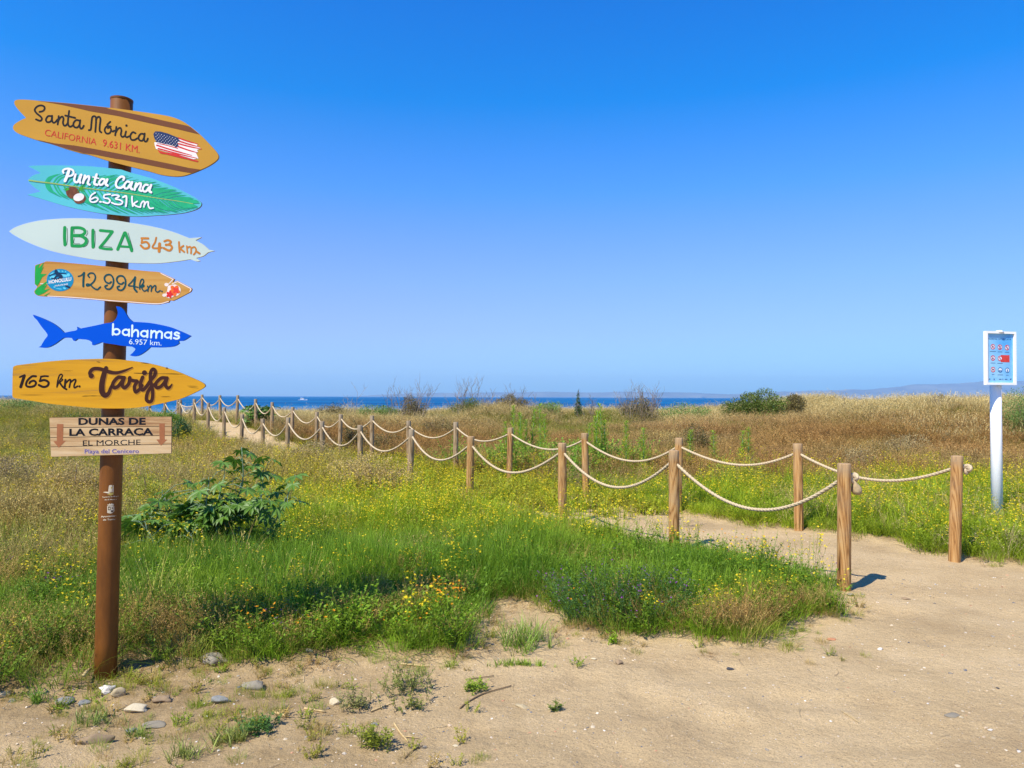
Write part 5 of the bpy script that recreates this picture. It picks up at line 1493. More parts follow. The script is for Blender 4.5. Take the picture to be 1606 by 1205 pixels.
def build_plants():
    r = np.random.default_rng(21)
    # tall fresh grass
    P = sample(lambda X, Y: veg(X, Y) * lushness(X, Y) * (0.12 + 0.88 * np.clip(dist_edge_soft(X, Y, 0.5) * 1.25 - 0.25, 0, 1) ** 1.5), 2.6, 30, dens(150), r)
    X, Y = P.T; e = dist_edge_soft(X, Y, 0.45)
    e2 = dist_edge_soft(X, Y, 0.8)
    h = (0.1 + 1.75 * nz(X, Y, 1.3, 71) ** 1.2) * r.uniform(0.75, 1.25, len(P)) * (0.25 + 0.35 * e + 0.45 * e2)
    fs = farscale(Y)
    scatter('green_grass', 'lush', z3(P), np.stack([fs * 1.1, fs * 1.1, h * (1 + 0.008 * Y)], 1), green_tint(X, Y, r), 'fresh green grass filling the plot beside the sand path', 'grass', r)
    # low fine grass under everything and thinning out onto the sand
    P = sample(lambda X, Y: np.clip(veg(X, Y) + 0.0, 0, 1) * 0.8, 2.6, 24, dens(110), r)
    X, Y = P.T
    scatter('low_grass', 'fine', z3(P), farscale(Y) * r.uniform(0.7, 1.2, len(P)), mixc(green_tint(X, Y, r), dry_tint(X, Y, r), np.clip(r.uniform(0, 1, len(P)) * 1.4 - lushness(X, Y) * 0.8, 0, 1)), 'low thin grass under the taller weeds', 'grass', r)
    # leafy weeds
    P = sample(lambda X, Y: veg(X, Y) * np.clip(nz(X, Y, 0.9, 81) * 2.2 - 0.6, 0, 1) * (0.25 + 0.75 * lushness(X, Y)), 2.6, 30, dens(60), r)
    X, Y = P.T
    scatter('leafy_weeds', 'herb', z3(P), fs3(Y, r.uniform(0.6, 1.25, len(P)) * lowcrest(X, Y)), green_tint(X, Y, r) * 0.9, 'leafy green weeds growing among the grass', 'weeds', r)
    # dry brush
    P = sample(lambda X, Y: veg(X, Y) * np.clip(1.15 - lushness(X, Y) * 1.2, 0.06, 1), 2.8, 36, dens(105, 6.5, 1.1), r)
    X, Y = P.T
    scatter('dry_brush', 'brush', z3(P), fs3(Y, r.uniform(0.55, 1.2, len(P)) * (0.35 + 1.5 * nz(X, Y, 0.5, 66)) * lowcrest(X, Y) * np.where(Y < 8, 0.75, 1)), dry_tint(X, Y, r), 'dry tangled brown and grey brush behind the green grass', 'brush', r)
    P = sample(lambda X, Y: veg(X, Y) * isback(X, Y) * sstep(9.5, 13.5, Y) * np.clip(1.2 - lushness(X, Y), 0, 1), 8, 36, dens(60, 8, 1.1), r)
    X, Y = P.T
    scatter('rusty_brush', 'reddry', z3(P), fs3(Y, r.uniform(0.55, 1.1, len(P)) * (0.35 + 1.5 * nz(X, Y, 0.45, 67)) * lowcrest(X, Y)), dry_tint(X, Y, r), 'rust brown dry undergrowth beyond the far fence', 'brush', r)
    # ripe straw on the crest of the dune, tallest at the right
    def fstr(X, Y):
        a = sstep(18, 24, Y) * (0.10 + 0.9 * sstep(6, 11, X)) * np.clip(nz(X, Y, 0.5, 91) * 3.0 - 0.9, 0.06, 1)
        path = 1 - np.exp(-((X + 9.5) / 2.5) ** 2) * 0.0
        return veg(X, Y) * np.clip(a, 0, 1) * path
    P = sample(fstr, 16, 40, dens(26, 20, 1.0), r)
    X, Y = P.T
    hs_ = r.uniform(0.55, 1.0, len(P)) * (0.36 + 0.55 * sstep(7, 13, X) + 0.5 * (nz(X, Y, 0.5, 92) - 0.4))
    scatter('straw_grass', 'straw', z3(P), np.stack([hs_ * 1.7, hs_ * 1.7, hs_], 1), np.clip(mixc(STRAW, OCHRE, r.uniform(0, 0.8, len(P))) * r.uniform(0.8, 1.15, (len(P), 1)), 0, 1), 'tall straw coloured grass along the crest of the dune', 'grass', r)
    # green flush on the dune crest
    P = sample(lambda X, Y: veg(X, Y) * sstep(13, 18, Y) * np.clip(nz(X, Y, 0.33, 95) * 3.0 - 1.0, 0.06, 1), 12, 38, dens(85, 14, 1.1), r)
    X, Y = P.T
    scatter('dune_grass', 'lush', z3(P), fs3(Y, r.uniform(0.8, 1.3, len(P)) * lowcrest(X, Y)), np.clip(mixc(OLIVE, (0.20, 0.26, 0.04), r.uniform(0, 1, len(P))) * r.uniform(0.7, 1.2, (len(P), 1)), 0, 1), 'olive green grass patches on the dune', 'grass', r)
    # brown seeding patch at the right tip of the plot and knobs of dead brush in the near grass
    cl = []
    for (px, py, n, s_) in [(1230, 990, 70, 0.30), (1130, 1000, 40, 0.22), (1300, 968, 30, 0.2), (560, 985, 40, 0.35), (400, 1000, 40, 0.35), (260, 1010, 40, 0.3), (60, 1040, 50, 0.5), (640, 915, 12, 0.2), (860, 900, 16, 0.25)]:
        c = gxy(px, py); cl.append(c + r.normal(0, s_, (n, 2)) * [1.3, 0.6])
    P = np.vstack(cl); P = P[vegmask(P[:, 0], P[:, 1]) > 0.5]; X, Y = P.T
    scatter('seeding_brush', 'brush', z3(P), r.uniform(0.45, 0.85, len(P)), np.clip(mixc(OCHRE, RUST, r.uniform(0, 0.9, len(P))) * r.uniform(0.7, 1.1, (len(P), 1)), 0, 1), 'small brown seeding brush in the near edge of the grass', 'brush', r)
    # loose tall sprays that stand above the rest
    P = sample(lambda X, Y: veg(X, Y) * (~isback(X, Y)) * np.clip(nz(X, Y, 0.8, 75) * 2.4 - 0.9, 0, 1) * (1 - sstep(0.2, 1.0, X)), 2.9, 12, dens(7, 6), r)
    X, Y = P.T
    scatter('tall_grass', 'straw', z3(P), np.stack([r.uniform(0.5, 1.0, len(P))] * 2 + [r.uniform(0.35, 0.62, len(P))], 1), np.clip(mixc(GREEN, OCHRE, r.uniform(0, 1, len(P))) * r.uniform(0.8, 1.15, (len(P), 1)), 0, 1), 'loose taller seeding grasses standing above the green plot', 'grass', r)
    # leafy green weeds at the feet of the weed spires
    P = r.normal(0, 1, (260, 2)) * [1.1, 0.7] + [1.0, 14.6]; P = P[isback(P[:, 0], P[:, 1])]; X, Y = P.T
    scatter('weed_thicket', 'herb', z3(P), r.uniform(1.3, 2.8, len(P)), np.clip(mixc((0.22, 0.42, 0.04), (0.34, 0.46, 0.06), r.uniform(0, 1, len(P))), 0, 1), 'leafy bright green weeds around the tall weed spires', 'weeds', r)
    # yellow mustard
    def fmus(X, Y):
        bk = isback(X, Y)
        a = np.where(bk, 0.9 * (1 - sstep(12.5, 16, Y)), 0.30 + 0.9 * sstep(6.3, 8.3, Y) * (1 - sstep(13.5, 18, Y)) * (0.25 + 0.75 * sstep(-5, -1.5, X)))
        a = a * np.clip(nz(X, Y, 0.8, 101) * 2.4 - 0.55, 0.08, 1)
        return veg(X, Y) * np.clip(a, 0, 1)
    P = sample(fmus, 2.9, 22, dens(27, 7, 0.9), r)
    X, Y = P.T
    scatter('yellow_wildflowers', 'mustard', z3(P), (1 + 0.03 * np.maximum(0, Y - 6)) * r.uniform(0.55, 1.05, len(P)), green_tint(X, Y, r) * 1.1, 'small yellow mustard flowers scattered over the green growth', 'flowers', r)
    # trodden, thinly overgrown stretch of the path
    def fpath(X, Y):
        return in_path(X, Y) * sstep(8.8, 11.0, Y) * (1 - sstep(17.0, 20.0, Y)) * np.clip(nz(X, Y, 1.3, 111) * 2.6 - 0.25, 0, 1)
    P = sample(fpath, 8, 22, dens(70, 8, 1.0), r)
    X, Y = P.T
    scatter('path_weeds', 'small', z3(P), r.uniform(1.2, 2.8, len(P)), np.clip(mixc(OLIVE, LIME, r.uniform(0, 1, len(P))), 0, 1), 'small weeds overgrowing the middle stretch of the path', 'weeds', r)
    P = sample(lambda X, Y: fpath(X, Y) * 0.6, 8, 22, dens(34, 8, 1.0), r)
    X, Y = P.T
    scatter('path_flowers', 'mustard', z3(P), r.uniform(0.6, 1.1, len(P)), np.clip(mixc(OLIVE, LIME, r.uniform(0, 1, len(P))), 0, 1), 'yellow flowers sprouting in the middle stretch of the path', 'flowers', r)
    # orange marigolds in two drifts and singly, plus violet vetch flowers
    cl = []
    for (px, py, n, s) in [(705, 985, 20, 0.17), (650, 1000, 4, 0.2), (870, 966, 24, 0.09), (480, 1020, 6, 0.25), (430, 1040, 5, 0.2), (1190, 905, 10, 0.35), (1110, 875, 16, 0.4)]:
        c = gxy(px, py); cl.append(c + r.normal(0, s, (n, 2)) * [1.2, 0.6])
    P = np.vstack(cl); P = P[vegmask(P[:, 0], P[:, 1]) > 0.5]; X, Y = P.T
    scatter('orange_wildflowers', 'daisy', z3(P), r.uniform(0.8, 1.3, len(P)), green_tint(X, Y, r), 'orange yellow daisy flowers in drifts at the front edge of the grass', 'flowers', r)
    P = sample(lambda X, Y: veg(X, Y) * (~isback(X, Y)) * 0.05, 3, 9, dens(20), r); X, Y = P.T
    scatter('violet_wildflowers', 'vetch', z3(P), r.uniform(0.6, 1.0, len(P)), green_tint(X, Y, r), 'tiny violet flowers scattered through the near grass', 'flowers', r)
    # sprigs at the sandy foreground left, and along the edge
    def ffg(X, Y):
        a = (~inpoly(X, Y, FRONT)) & (~inpoly(X, Y, BACK))
        left = (1 - sstep(-1.3, 0.4, X)) * np.clip(nz(X, Y, 1.9, 121) * 3.0 - 1.1, 0, 1)
        edge = np.clip(dist_edge_soft(X, Y, 0.30) * 1.3, 0, 1) * 0.5 + np.clip(dist_edge_soft(X, Y, 0.6), 0, 1) * 0.3 * np.clip(nz(X, Y, 2.5, 122) * 3 - 1.2, 0, 1)
        return a * (Y < 6.8) * np.clip(left * 0.8 + edge, 0, 1)
    P = sample(ffg, 2.5, 9, dens(230), r); X, Y = P.T
    k = r.uniform(0, 1, len(P))
    a = k < 0.62; b = ~a
    tn = mixc(GREEN, OLIVE, r.uniform(0.1, 1, len(P)))
    dr = (r.uniform(0, 1, len(P)) < 0.3)[:, None]; tn = np.where(dr, np.array(OCHRE) * 0.9, tn) * r.uniform(0.8, 1.2, (len(P), 1))
    scatter('sprouting_grass', 'fine', z3(P[a]), r.uniform(0.15, 0.5, a.sum()), tn[a], 'short sparse grass sprouting on the sandy foreground', 'grass', r)
    scatter('sprouting_weeds', 'small', z3(P[b]), r.uniform(0.25, 0.75, b.sum()), tn[b], 'little creeping weeds on the sandy foreground', 'weeds', r)
    # dead litter along the grass edge
    P = sample(lambda X, Y: (Y < 8) * np.clip(dist_edge_soft(X, Y, 0.28), 0, 1) * (dist_edge_soft(X, Y, 0.28) < 0.99) * (~isback(X, Y)) * 0.6, 2.5, 8, dens(95), r); X, Y = P.T
    scatter('dry_litter', 'brush', z3(P), np.stack([r.uniform(0.4, 0.8, len(P))] * 2 + [r.uniform(0.12, 0.35, len(P))], 1), np.clip(mixc(OCHRE, RUST, r.uniform(0, 1, len(P))) * 0.8, 0, 1), 'dry brown litter along the front edge of the grass', 'litter', r)
build_plants()

# ------------------------------------------------------------------ castor oil plants
def castor_leaf_mesh(name, seed, mats, lobes=8):
    rn = random.Random(seed)
    V = [(0, 0, 0)]; Fc = []
    A0 = -2.45; A1 = 2.45
    def P(a, r, dz=0): return (math.cos(a) * r, math.sin(a) * r, -0.20 * r * r + dz)
    step = (A1 - A0) / lobes
    for k in range(lobes):
        a = A0 + (k + 0.5) * step; L = (1.0 - 0.38 * abs(a) / 2.45) * rn.uniform(0.92, 1.08)
        b = len(V)
        V += [P(a - step / 2, 0.38, 0.03), P(a - step * 0.40, L * 0.66, 0.05), P(a, L, -0.06 * L), P(a + step * 0.40, L * 0.66, 0.05), P(a + step / 2, 0.38, 0.03), P(a, L * 0.6, -0.03)]
        Fc += [(0, b, b + 5), (b, b + 1, b + 5), (b + 1, b + 2, b + 5), (b + 2, b + 3, b + 5), (b + 3, b + 4, b + 5), (b + 4, 0, b + 5)]
    me = bpy.data.meshes.new(name); me.from_pydata(V, [], Fc)
    for m in mats: me.materials.append(m)
    at_ = me.attributes.new('var', 'FLOAT', 'POINT'); at_.data.foreach_set('value', np.array([0.8] + [0.25, 0.45, 0.3, 0.45, 0.25, 0.7] * lobes, np.float32))
    me.update(); return me

def castor(px0, label, leaves, stems, depth, size, seed, mats, stem_mat, spread=0.35):
    rn = random.Random(seed)
    sp = []
    for pts in stems: sp.append([Vector(at(x, y, depth + dd)) for x, y, dd in pts])
    for s in sp: s[0].z = float(ground_z(s[0].x, s[0].y)) - 0.03
    root = empty('castor_oil_plant', tuple(sp[0][0] + Vector((0, 0, 0.03))), label, 'plant')
    meshes = [castor_leaf_mesh('leaf', seed + k, mats) for k in range(4)]
    mb = MB()
    dense = []
    for s in sp:
        c = crom([tuple(p) for p in s], 6); dense.append(c)
        mb.tube(c, [0.009 * (1 - 0.5 * i / len(c)) for i in range(len(c))], 6)
    for (x, y) in leaves:
        d = depth + rn.uniform(-spread, spread)
        p = Vector(at(x, y, d))
        best = min(((Vector(q) - p).length + max(0, q[2] - p.z) * 1.0, i, j) for i, c in enumerate(dense) for j, q in enumerate(c))
        q = Vector(dense[best[1]][best[2]])
        dv = p - q
        if dv.length > 0.32: p = q + dv * (0.32 / dv.length) if dv.length > 0.55 else p; dv = p - q
        m = q.lerp(p, 0.5) + Vector((0, 0, 0.04))
        mb.tube([q, m, p], [0.004, 0.0035, 0.003], 4)
        o = bpy.data.objects.new('leaf', meshes[rn.randint(0, 3)]); COL.objects.link(o)
        o.parent = root
        o.location = p - root.location
        az = math.atan2(dv.y, dv.x) + rn.uniform(-0.5, 0.5)
        o.rotation_euler = Matrix.Rotation(az, 3, 'Z').to_4x4().to_3x3().to_euler()
        M = Matrix.Rotation(az, 3, 'Z') @ Matrix.Rotation(rn.uniform(0.0, 0.6), 3, 'Y') @ Matrix.Rotation(rn.uniform(-0.5, 0.5), 3, 'X')
        o.rotation_euler = M.to_euler()
        s_ = size * rn.uniform(0.65, 1.15); o.scale = (s_, s_, s_)
    mb.obj('stem', stem_mat, root, True)

CAST = leafmat('castor_leaf', (0.10, 0.205, 0.018), trans=0.25, rough=0.5, spec=0.5, var=0.45)
CSTEM = paint('castor_stem', (0.16, 0.24, 0.14), 0.5, 0.3, 20)
def c4(p): return (p[0] / 3.767 + 180, p[1] / 3.767 + 680)
rq = random.Random(99)
lv = [(rq.gauss(560, 250), 330 + abs(rq.gauss(0, 150)) + 60) for _ in range(140)] + [(rq.uniform(60, 620), rq.uniform(480, 680)) for _ in range(55)]
lv = [p for p in lv if 60 < p[0] < 1120 and p[1] < 700 and p[1] > 250 + abs(p[0] - 720) * 0.22]
lv += [(745, 100), (800, 118), (870, 150), (930, 150), (640, 170), (650, 215), (710, 155), (555, 275), (500, 290), (430, 290), (560, 350), (690, 280), (750, 290), (830, 250), (870, 230),
      (940, 250), (1070, 250), (1050, 300), (990, 310), (280, 345), (340, 350), (260, 400), (460, 385), (400, 360), (620, 350), (680, 370), (740, 400), (640, 430), (850, 400), (920, 400),
      (1020, 410), (1100, 400), (380, 480), (440, 520), (480, 450), (190, 560), (80, 560), (230, 590), (390, 590), (500, 590), (560, 500), (330, 420), (600, 470), (700, 450), (780, 330),
      (880, 340), (150, 620), (60, 660), (120, 500), (650, 520), (720, 520), (800, 450), (300, 540), (560, 570), (420, 430), (530, 400), (820, 190), (700, 220), (960, 350), (500, 340), (610, 300),
      (350, 600), (460, 650), (620, 590), (760, 200), (640, 390), (780, 400), (240, 480), (150, 540), (560, 440), (860, 300), (700, 330)]
castor((340, 860), 'castor oil plant with large glossy star-shaped leaves right of the brown signpost', [c4(p) for p in lv],
       [[(*c4((620, 760)), 0.0), (*c4((690, 480)), 0.05), (*c4((755, 290)), 0.0), (*c4((752, 110)), 0.0)], [(*c4((520, 760)), -0.1), (*c4((530, 520)), -0.1), (*c4((555, 290)), -0.1)],
        [(*c4((420, 740)), 0.0), (*c4((350, 560)), 0.1), (*c4((280, 370)), 0.1)], [(*c4((740, 760)), 0.15), (*c4((840, 480)), 0.1), (*c4((880, 250)), 0.1)],
        [(*c4((820, 740)), 0.2), (*c4((980, 460)), 0.2), (*c4((1050, 290)), 0.2)], [(*c4((330, 760)), -0.25), (*c4((190, 570)), -0.3)], [(*c4((520, 770)), -0.3), (*c4((450, 600)), -0.35)],
        [(*c4((620, 760)), -0.2), (*c4((600, 480)), -0.15), (*c4((650, 240)), -0.1)]], 7.0, 0.148, 3, [CAST], CSTEM)
rn_ = random.Random(8)
lv2 = [(405 + rn_.gauss(0, 13), 652 + rn_.uniform(-16, 12)) for _ in range(110)]
castor((405, 668), 'rounded castor oil plant by the far fence near the dune crest', lv2,
       [[(403, 670, 0), (400, 655, 0), (395, 643, 0)], [(408, 670, 0), (412, 655, 0.1), (418, 645, 0.1)], [(405, 670, 0), (405, 650, -0.1), (406, 641, -0.1)]], 24.0, 0.19, 5, [CAST], CSTEM, 0.4)

# ------------------------------------------------------------------ shrubs
def leaf_cloud(rnx, blobs, n, L, W, var0=0.0):
    """leaf lozenges spread through overlapping blobs (cx,cy,cz,rx,ry,rz)"""
    B = np.array(blobs); vol = (B[:, 3] * B[:, 4] * B[:, 5]) ** 0.7; pick = rnx.choice(len(B), n, p=vol / vol.sum()); b = B[pick]
    d = rnx.normal(size=(n, 3)); d /= np.linalg.norm(d, axis=1, keepdims=True)
    rr = rnx.uniform(0.35, 1.0, n) ** 0.6 * (1 + 0.22 * (rnx.random(n) - 0.3))
    C = b[:, :3] + d * b[:, 3:6] * rr[:, None]
    t = d + rnx.normal(0, 0.7, (n, 3)) + [0, 0, 0.4]; t /= np.linalg.norm(t, axis=1, keepdims=True)
    s = np.cross(t, rnx.normal(size=(n, 3))); s /= np.linalg.norm(s, axis=1, keepdims=True)
    l = L * rnx.uniform(0.6, 1.3, (n, 1)); w = W * rnx.uniform(0.6, 1.3, (n, 1))
    V = np.stack([C - t * l / 2, C + s * w / 2, C + t * l / 2, C - s * w / 2], 1).reshape(-1, 3)
    Fc = [(4 * i, 4 * i + 1, 4 * i + 2, 4 * i + 3) for i in range(n)]
    var = np.repeat(np.clip(rnx.random(n) * 0.7 + 0.3 * (pick % 3) / 2, 0, 1), 4)
    return V, Fc, var

def shrub(name, label, cat, px, py_top, Y, wpx, mat, n=5000, L=0.05, W=0.02, nb=9, seed=1, bark=None, hmin=0.1, shape=None, group=None):
    rnx = np.random.default_rng(seed)
    c = at(px, 640, Y); gz = float(ground_z(c[0], Y)); zt = at(px, py_top, Y)[2]; H = zt - gz; Wd = wpx * Y / F
    root = empty(name, (c[0], Y, gz), label, cat, group)
    bl = []
    if shape == 'spire':
        for k in range(7):
            t = k / 6; bl.append((c[0] + rnx.normal(0, 0.01), Y, gz + H * (0.1 + 0.85 * t), Wd / 2 * (1 - 0.85 * t), Wd / 2 * (1 - 0.85 * t), H * 0.12))
    else:
        for k in range(nb):
            u = rnx.uniform(-0.38, 0.38); v = rnx.uniform(-0.3, 0.3); hh = H * (1 - 0.9 * (abs(u) * 1.7) ** 2) * rnx.uniform(0.75, 1.0)
            rz_ = hh * rnx.uniform(0.22, 0.34)
            bl.append((c[0] + u * Wd, Y + v * Wd, gz + hh - rz_, Wd * rnx.uniform(0.13, 0.24), Wd * rnx.uniform(0.13, 0.22), rz_))
            bl.append((c[0] + u * Wd * 0.9, Y + v * Wd, gz + hh * 0.35, Wd * 0.2, Wd * 0.2, hh * 0.35))
    V, Fc, var = leaf_cloud(rnx, bl, n, L, W)
    mesh('crown', V, Fc, mat, root, attrs={'var': var})
    mb = MB()
    for b in bl[:8]:
        p0 = Vector((c[0] + rnx.normal(0, 0.05), Y, gz - 0.05)); p1 = Vector(b[:3]) + Vector((0, 0, b[5] * 0.6))
        mb.tube([p0, p0.lerp(p1, 0.5) + Vector((rnx.normal(0, 0.04), 0, 0)), p1], [0.018, 0.012, 0.005], 5)
    mb.obj('stem', bark or CSTEM, root, True)
    return root
BARK = paint('shrub_bark', (0.16, 0.11, 0.07), 0.9, 0.4, 30)
SHD = leafmat('shrub_dark', (0.14, 0.19, 0.028), trans=0.25, var=0.6); SHB = leafmat('shrub_brown', (0.20, 0.16, 0.05), trans=0.2, var=0.6); SHL = leafmat('shrub_light', (0.20, 0.32, 0.07), trans=0.35, var=0.5)
FEN = leafmat('fennel_green', (0.13, 0.30, 0.02), trans=0.35, var=0.4); DKG = leafmat('shrub_deep', (0.05, 0.13, 0.025), trans=0.25, var=0.5)
shrub('shrub', 'large dark green shrub on the dune crest, left and taller of the pair', 'shrub', 1192, 603, 25.0, 92, SHD, 11000, 0.065, 0.028, 7, 1, BARK)
shrub('shrub', 'low dark shrub spreading left from the tall shrub on the dune crest', 'shrub', 1150, 622, 25.5, 60, SHD, 4000, 0.06, 0.025, 8, 21, BARK)
shrub('shrub', 'olive shrub on the dune crest, right and smaller of the pair', 'shrub', 1252, 611, 25.6, 58, SHB, 6500, 0.06, 0.025, 5, 2, BARK)
shrub('shrub', 'small brownish bush right of the pair of shrubs on the dune crest', 'shrub', 1328, 627, 27.0, 34, SHB, 2500, 0.05, 0.02, 7, 12, BARK)
shrub('shrub', 'feathery light green shrub behind the white sign pole at the right edge', 'shrub', 1612, 596, 20.5, 78, SHL, 11000, 0.055, 0.014, 14, 3, BARK)
shrub('shrub', 'brown green dense shrub on the skyline right of the bare twigs', 'shrub', 800, 617, 27.0, 56, SHB, 6000, 0.055, 0.018, 12, 4, BARK)
shrub('shrub', 'rounded dark bush beside the wooden signs, left of the path', 'shrub', 283, 650, 20.0, 40, DKG, 5000, 0.06, 0.012, 10, 5, BARK)
shrub('shrub', 'bright green fennel bush behind the tip of the yellow sign', 'shrub', 262, 637, 23.0, 52, FEN, 5000, 0.06, 0.010, 10, 6, BARK)
shrub('sapling', 'narrow dark conifer-like sapling standing alone on the skyline', 'sapling', 907, 613, 26.0, 17, DKG, 1800, 0.05, 0.016, 7, 7, BARK, shape='spire')
for k, (px, pt, Y, w) in enumerate([(560, 655, 19, 50), (1420, 642, 24, 46), (690, 648, 22, 60), (1010, 640, 25, 70), (120, 640, 22, 90), (1090, 660, 18.5, 50)]):
    shrub('shrub', ['low olive bush among the dry grass behind the middle posts', 'low brown bush below the straw crest right of centre', 'wide low brown bush between the fence and the twigs on the skyline', 'wide brushy mound under the bare twigs right of centre',
                    'wide olive mound left of the signpost near the horizon', 'greyish low bush behind the second post of the far fence'][k], 'shrub', px, pt, Y, w, [SHB, SHB, SHB, SHB, SHD, SHB][k], 3000, 0.05, 0.018, 8, 30 + k, BARK)

for lab_, px, pt, Y, w, m_, n_ in [
    ('brown brush around the first clump of bare twigs on the skyline', 640, 618, 26.4, 60, SHB, 4500), ('olive brush at the foot of the tall bare twigs on the skyline', 735, 622, 26.6, 64, SHD, 4500),
    ('low brown bush under the spreading bare twigs on the skyline', 1000, 617, 26.6, 62, SHB, 5000), ('light olive hummock on the crest between sapling and brown shrub', 862, 626, 26.2, 60, SHL, 3500),
    ('olive hummock on the crest right of the spreading twigs', 1075, 627, 26.5, 80, SHL, 4500), ('low green hummock on the crest left of the first twigs', 590, 628, 26.5, 70, SHL, 4000),
    ('straw brown hummock on the crest behind the path end', 520, 631, 27.0, 60, SHB, 3000), ('wide olive hummock on the skyline at the left edge', 40, 625, 25.5, 110, SHL, 6000),
    ('brown tuft on the straw crest left of the white sign', 1470, 617, 26.0, 50, SHB, 3000)]:
    shrub('crest_shrub', lab_, 'shrub', px, pt, Y, w, m_, n_, 0.06, 0.02, 10, int(px) + 7, BARK)
TAN = leafmat('shrub_tan', (0.52, 0.38, 0.13), trans=0.25, var=0.6); GRB = leafmat('shrub_greybrown', (0.38, 0.29, 0.12), trans=0.2, var=0.6); YGR = leafmat('shrub_yellowgreen', (0.40, 0.42, 0.05), trans=0.35, var=0.5)
for lab_, px, pt, Y, w, m_, n_, L_ in [
    ('brown and yellow green bush in front of the near fence, right of the castor plant', 585, 698, 11.3, 135, TAN, 9000, .03),
    ('fuzzy grey brown bush above the castor plant', 500, 680, 14.5, 90, GRB, 6000, .03),
    ('grey brown bush at the left edge beside the signboards', 20, 694, 11.5, 120, GRB, 8000, .03),
    ('tan bush left of the signpost below the plank sign', 110, 710, 10.5, 110, TAN, 7000, .028),
    ('yellow green bushy clump left of the front castor leaves', 235, 740, 9.6, 80, YGR, 5000, .025),
    ('dull green brush mound right of the first castor plant', 440, 746, 9.2, 90, YGR, 5000, .025),
    ('dry tan mound beyond the far fence between the third and fourth posts', 880, 694, 13.8, 90, TAN, 5000, .03),
    ('rust and green mound beyond the far fence left of the second post', 1165, 704, 12.2, 100, YGR, 5000, .028),
    ('wide grey brown mound beyond the front post of the near fence', 1330, 694, 14.5, 120, GRB, 6000, .03),
    ('grey green low mound behind the rope between the two front posts', 1420, 672, 17.5, 110, GRB, 5000, .035),
    ('dark olive mound among the posts where the two fences seem to cross', 612, 672, 19.0, 70, SHB, 5000, .035),
    ('tan mound below the dune crest left of the path', 175, 652, 18, 120, TAN, 6000, .035)]:
    shrub('low_bush', lab_, 'bush', px, pt, Y, w, m_, n_, L_, L_ * .4, 10, int(px), BARK)

# tall green weed spires
def spire_mesh(seed):
    rnx = np.random.default_rng(seed); n = 300
    t = rnx.uniform(0.12, 1, n); a = rnx.uniform(0, 6.283, n); up = rnx.uniform(0.5, 1.2, n)
    r0 = 0.004; L = 0.13 * (1.2 - 0.75 * t) * rnx.uniform(0.3, 1.6, n)
    C = np.stack([np.cos(a) * r0, np.sin(a) * r0, t], 1)
    d = np.stack([np.cos(a), np.sin(a), up], 1); d /= np.linalg.norm(d, axis=1, keepdims=True)
    s = np.stack([-np.sin(a), np.cos(a), np.zeros(n)], 1)
    V = np.stack([C, C + d * L[:, None] * 0.5 + s * 0.007, C + d * L[:, None] + [0, 0, -0.008], C + d * L[:, None] * 0.5 - s * 0.007], 1).reshape(-1, 3)
    me = bpy.data.meshes.new('foliage'); me.from_pydata(V.tolist(), [], [(4 * i, 4 * i + 1, 4 * i + 2, 4 * i + 3) for i in range(n)])
    me.materials.append(SPM); q = me.attributes.new('var', 'FLOAT', 'POINT'); q.data.foreach_set('value', np.repeat(rnx.random(n), 4).astype(np.float32)); me.update()
    mb = MB(); mb.tube([(0, 0, -0.05), (0.005, 0, 0.5), (0, 0, 1)], [0.008, 0.006, 0.003], 5)
    o = mb.obj('stem', CSTEM, None, True, link=False)
    return me, o.data
SPM = leafmat('spire_leaf', (0.36, 0.52, 0.04), trans=0.5, var=0.35)
SPV = [spire_mesh(k) for k in range(3)]
SPL = ['tallest left weed spire in the green clump behind the third far post', 'second spire of the clump behind the third far post', 'short spire right inside the clump behind the third far post', 'slender lone weed spire between the third and fourth far posts, nearer the clump', 'leaning tall weed spire standing apart left of the conifer-like sapling', 'left weed spire of the tall group below the sapling', 'shorter weed spire next to the left one of the tall group', 'tallest bright weed spire below the conifer-like sapling, right of the group', 'rightmost short spire of the tall group below the sapling', 'medium weed spire right of the tall group, in red brown brush', 'small spire showing just behind the fourth far post', 'small green spire below the spreading bare twigs', 'green spire just right of the third far post', 'short spire in the rust brown brush left of the second far post', 'left one of two short spires nearer the second far post', 'right one of two short spires nearer the second far post', 'low spire beside the leaning tall weed', 'low spire at the left foot of the clump', 'low spire at the right foot of the clump']
for k, (px, pt, Y) in enumerate([(805, 639, 15.2), (811, 650, 15.0), (818, 648, 15.6), (832, 644, 15.4), (849, 634, 15.8), (931, 645, 14.2), (939, 655, 14.0), (946, 634, 14.4), (951, 660, 14.2), (983, 662, 13.5), (918, 664, 14.0),
                                  (1010, 672, 13.2), (1079, 676, 13.6), (1121, 676, 14.4), (1162, 676, 14.8), (1175, 672, 15), (857, 650, 15.5), (795, 662, 15.0), (826, 660, 15.2)]):
    c = at(px, 650, Y); gz = float(ground_z(c[0], Y)); H = at(px, pt, Y)[2] - gz
    o = empty('tall_weed', (c[0], Y, gz), SPL[k], 'weed', 'green weed spires beyond the far fence')
    for nm, me in zip(('foliage', 'stem'), SPV[k % 3]):
        q = bpy.data.objects.new(nm, me); q.parent = o; q.scale = (1.15, 1.15, H) if nm == 'foliage' else (1, 1, H); q.rotation_euler = (0.05 * math.sin(k * 2.3), 0.07 * math.sin(k * 1.7), k); COL.objects.link(q)

